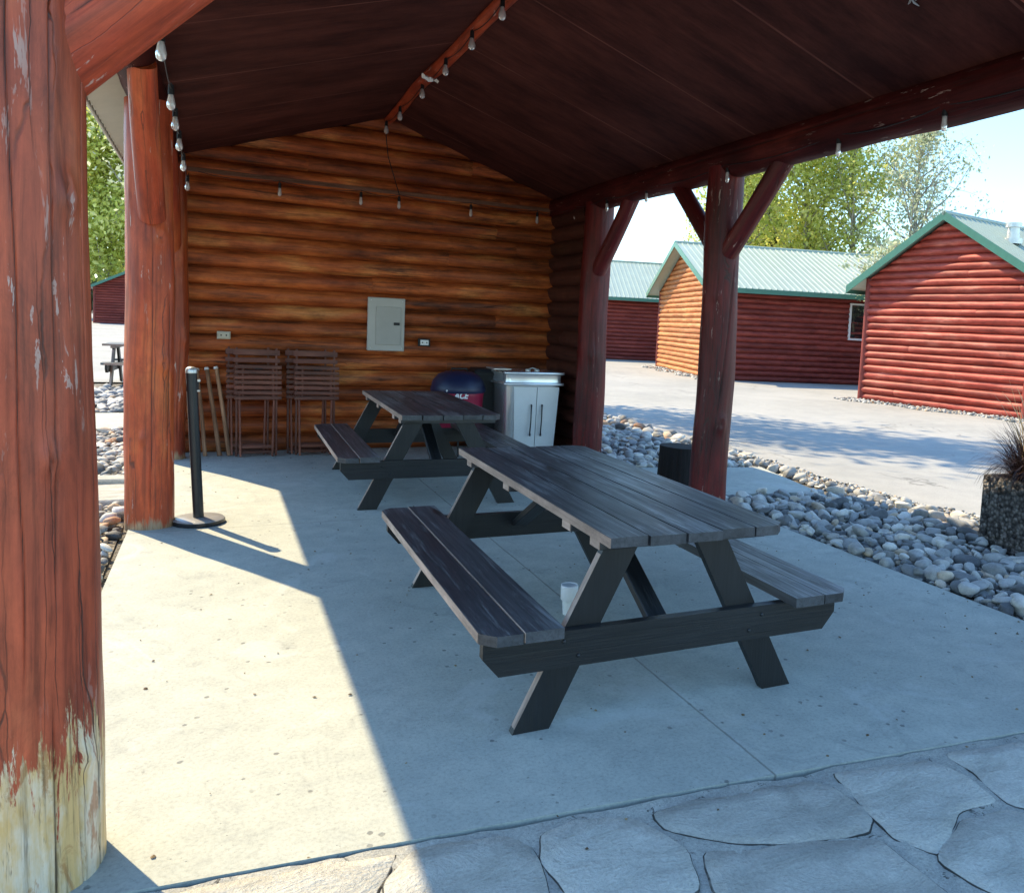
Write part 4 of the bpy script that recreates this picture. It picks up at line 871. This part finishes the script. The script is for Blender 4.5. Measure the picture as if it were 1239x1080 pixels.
# pale pebbles along the cabin feet
def strip(ax,ay,bx,by,w):
    d=Vector((bx-ax,by-ay)); L=d.length; d/=L; n=Vector((-d.y,d.x))
    def f(x,y):
        p=Vector((x-ax,y-ay)); return 0<p.dot(d)<L and abs(p.dot(n))<w*(.8+.35*math.sin(p.dot(d)*3))
    return f
rockbed('cabin_pebbles','pale pebbles scattered along the foot of the right cabin gable',[(strip(14.15,15.5,14.95,10.2,.42),13.3,15.9,10,16,.075,.028,.06,-.03,.02)],1,21)
rockbed('cabin_pebbles','pale pebbles at the foot of the middle cabin gable',[(strip(13.75,20.6,15.5,28,.45),13,16.5,20,29,.12,.04,.08,-.03,.02)],1,22)

# ------------------------------------------------------------------ trees
def tree(name,label,base,h,crown_r,crown_z0,mat,seed,n_br=26,clumps=16,leaves=26,ls=.12,trunk_r=.16,spread=.42,lean=(0,0),conif=False,lay=1.0,grp='trees beyond the cabins'):
    rs=random.Random(seed); r=empty(name,(base[0],base[1],-.05)); tag(r,label,'tree',grp)
    b=MB(); pts=[];rad=[];n=12
    for i in range(n+1):
        t=i/n; pts.append((lean[0]*t*h+.25*noise.noise((t*3,seed,0)),lean[1]*t*h+.25*noise.noise((t*3,seed,5)),h*t*.96)); rad.append(trunk_r*(1-t)**.8+.012)
    b.tube(pts,rad,10,gs=seed); tips=[]
    def at(t): k=min(n-1,int(t*n)); f=t*n-k; return Vector(pts[k]).lerp(Vector(pts[k+1]),f)
    t0=crown_z0/h
    for k in range(n_br):
        t=t0+(1-t0)*((k+rs.random())/n_br)**.9; t=min(t,.98); a=k*2.4+rs.uniform(-.5,.5); p=at(t)
        prof=(1-t) if conif else math.sin(PI*min(1,max(.08,(t-t0)/(1-t0)*.82+.18)))**.7
        L=crown_r*prof*rs.uniform(.65,1.15)+.2; el=R(rs.uniform(-12,5)) if conif else R(rs.uniform(20,55)); q=[p];m=6
        d=Vector((math.cos(a)*math.cos(el),math.sin(a)*math.cos(el),math.sin(el)))
        for i in range(m): d=(d+Vector((rs.uniform(-.2,.2),rs.uniform(-.2,.2),rs.uniform(-.05,.18)))).normalized(); q.append(q[-1]+d*L/m)
        r0=trunk_r*(1-t)*.5+.012; b.tube(q,[r0*(1-i/m)+.006 for i in range(m+1)],5,gs=seed+k)
        for i in range(1,m+1):
            tips.append((q[i],L))
            for _ in range(2):
                dd=Vector((rs.gauss(0,1),rs.gauss(0,1),rs.gauss(.3,.8))).normalized(); e=q[i]+dd*L*rs.uniform(.12,.34); b.tube([q[i],(q[i]+e)/2+Vector((0,0,.03)),e],[.010,.007,.004],4,cap=False,gs=seed); tips.append((e,L*.7))
    b.build('trunk',M['bark'],r)
    # leaves as small quads, many per twig
    NP=np.random.RandomState(seed); P=[];T=[]
    for (p,L) in tips:
        if rs.random()>lay: continue
        tone=rs.gauss(.5,.2)
        m=int(leaves*rs.uniform(.4,1.5)); c=NP.randn(m,3)*np.array([spread,spread,spread*.72])*min(1.,L/1.6+.25)+np.array(p); P.append(c); T.append(np.clip(tone+NP.randn(m)*.18,0,1))
    P=np.concatenate(P);T=np.concatenate(T);m=len(P); u=NP.randn(m,3);u/=np.linalg.norm(u,axis=1)[:,None]; v=NP.randn(m,3); v-=u*(u*v).sum(1)[:,None]; v/=np.linalg.norm(v,axis=1)[:,None]
    s=ls*(.4+1.1*NP.rand(m)**1.5)[:,None]; V=np.stack([P-u*s,P+v*s*.55,P+u*s,P-v*s*.55],1).reshape(-1,3); me=bpy.data.meshes.new('crown')
    me.vertices.add(4*m); me.vertices.foreach_set('co',V.astype(np.float32).ravel()); me.loops.add(4*m); me.loops.foreach_set('vertex_index',np.arange(4*m,dtype=np.int32)); me.polygons.add(m); me.polygons.foreach_set('loop_start',np.arange(0,4*m,4,dtype=np.int32)); me.polygons.foreach_set('loop_total',np.full(m,4,dtype=np.int32)); me.update()
    at_=me.attributes.new('tint','FLOAT','POINT'); at_.data.foreach_set('value',np.repeat(T,4).astype(np.float32)); me.materials.append(mat); o=bpy.data.objects.new('crown',me); COL.objects.link(o); o.parent=r
    return r
Y_=M['leaf_yellow'];D_=M['leaf_dark'];Pl=M['leaf_pale']
tree('aspen_tree','yellow-green leafy tree nearest the front right post, above the middle cabin roof',(21.9,31.4),12.5,2.9,2.5,Y_,1,n_br=38,leaves=26,ls=.10,spread=.33)
tree('aspen_tree','tall yellow-green tree in the middle of the right-hand clump, under the beam',(24.6,30.4),12.8,3.0,2.0,Y_,2,n_br=40,leaves=26,ls=.10,spread=.33)
tree('aspen_tree','yellow-green tree furthest back in the right-hand clump, behind the evergreens',(27.5,39.0),13,3.0,3.0,Y_,4,n_br=30,leaves=16,ls=.15)
tree('pine_tree','dark evergreen filling the gap between the yellow-green trees',(25.2,34.2),9.4,2.6,.8,D_,5,n_br=60,leaves=34,ls=.13,conif=True,spread=.30)
tree('pine_tree','dark low evergreen behind the right end of the middle cabin roof',(28.0,34.0),8.4,2.6,.8,D_,6,n_br=54,leaves=34,ls=.13,conif=True,spread=.30)
tree('birch_tree','sparse pale tree with bare twigs against the blue sky, above the right cabin',(26.3,25.6),10.6,3.4,2.6,Pl,7,n_br=40,leaves=15,ls=.075,spread=.30,lay=.85,lean=(.03,-.02))
tree('birch_tree','slim half-bare tree between the yellow-green trees and the blue sky',(26.2,29.0),12.0,3.1,2.2,Y_,17,n_br=38,leaves=20,ls=.095,spread=.30,lay=.9)
tree('young_tree','small pale green tree between the middle and right cabins, hanging over the roof end',(18.75,18.6),4.3,1.25,2.2,Pl,8,n_br=20,leaves=9,ls=.07,trunk_r=.06,spread=.22,grp='trees beyond the cabins')
tree('aspen_tree','thin tree with few leaves behind the shelter, its sprigs seen beside the rear right post',(4.3,16.6),11.5,3.0,3.4,Pl,9,n_br=34,leaves=13,ls=.11,lay=.9,grp='trees behind the shelter')
tree('aspen_tree','tall yellow-green tree at the left, right behind the distant cabin',(-7.3,78),17.5,5.6,2.6,Y_,10,n_br=50,leaves=30,ls=.22,spread=.75,grp='trees behind the shelter')
tree('aspen_tree','shorter leafy tree mostly hidden by the thick left post, left of the distant cabin',(-13.5,84),14,5.5,2.,Y_,11,n_br=38,leaves=26,ls=.24,spread=.7,grp='trees behind the shelter')
tree('birch_tree','thin twiggy tree crown hanging beside the cream soffit at the left',(-1.75,30),9.8,2.6,4.6,Pl,12,n_br=24,leaves=7,ls=.08,lay=.7,grp='trees behind the shelter')
# far wood on the horizon, one mass
rs=np.random.RandomState(3); P=[];S=[];T=[]
for k in range(900):
    a=rs.uniform(-1.35,1.75); d=rs.uniform(120,170); cx,cy=d*math.sin(a),d*math.cos(a); hh=rs.uniform(4,9)
    m=26; c=np.stack([cx+rs.randn(m)*2.2,cy+rs.randn(m)*2.2,np.abs(rs.rand(m))*hh],1); P.append(c); T.append(np.clip(rs.rand()*.5+rs.rand(m)*.3,0,1))
P=np.concatenate(P);T=np.concatenate(T);m=len(P);u=rs.randn(m,3);u/=np.linalg.norm(u,axis=1)[:,None];v=rs.randn(m,3);v-=u*(u*v).sum(1)[:,None];v/=np.linalg.norm(v,axis=1)[:,None];s=.9
V=np.stack([P-u*s,P+v*s*.7,P+u*s,P-v*s*.7],1).reshape(-1,3).tolist()
b=MB(); b.add(V,[(4*i,4*i+1,4*i+2,4*i+3) for i in range(m)],tint=np.repeat(T,4).tolist()); o=b.build('far_wood',M['leaf_dark']); tag(o,'distant belt of dark trees round the site',None,None,'stuff')
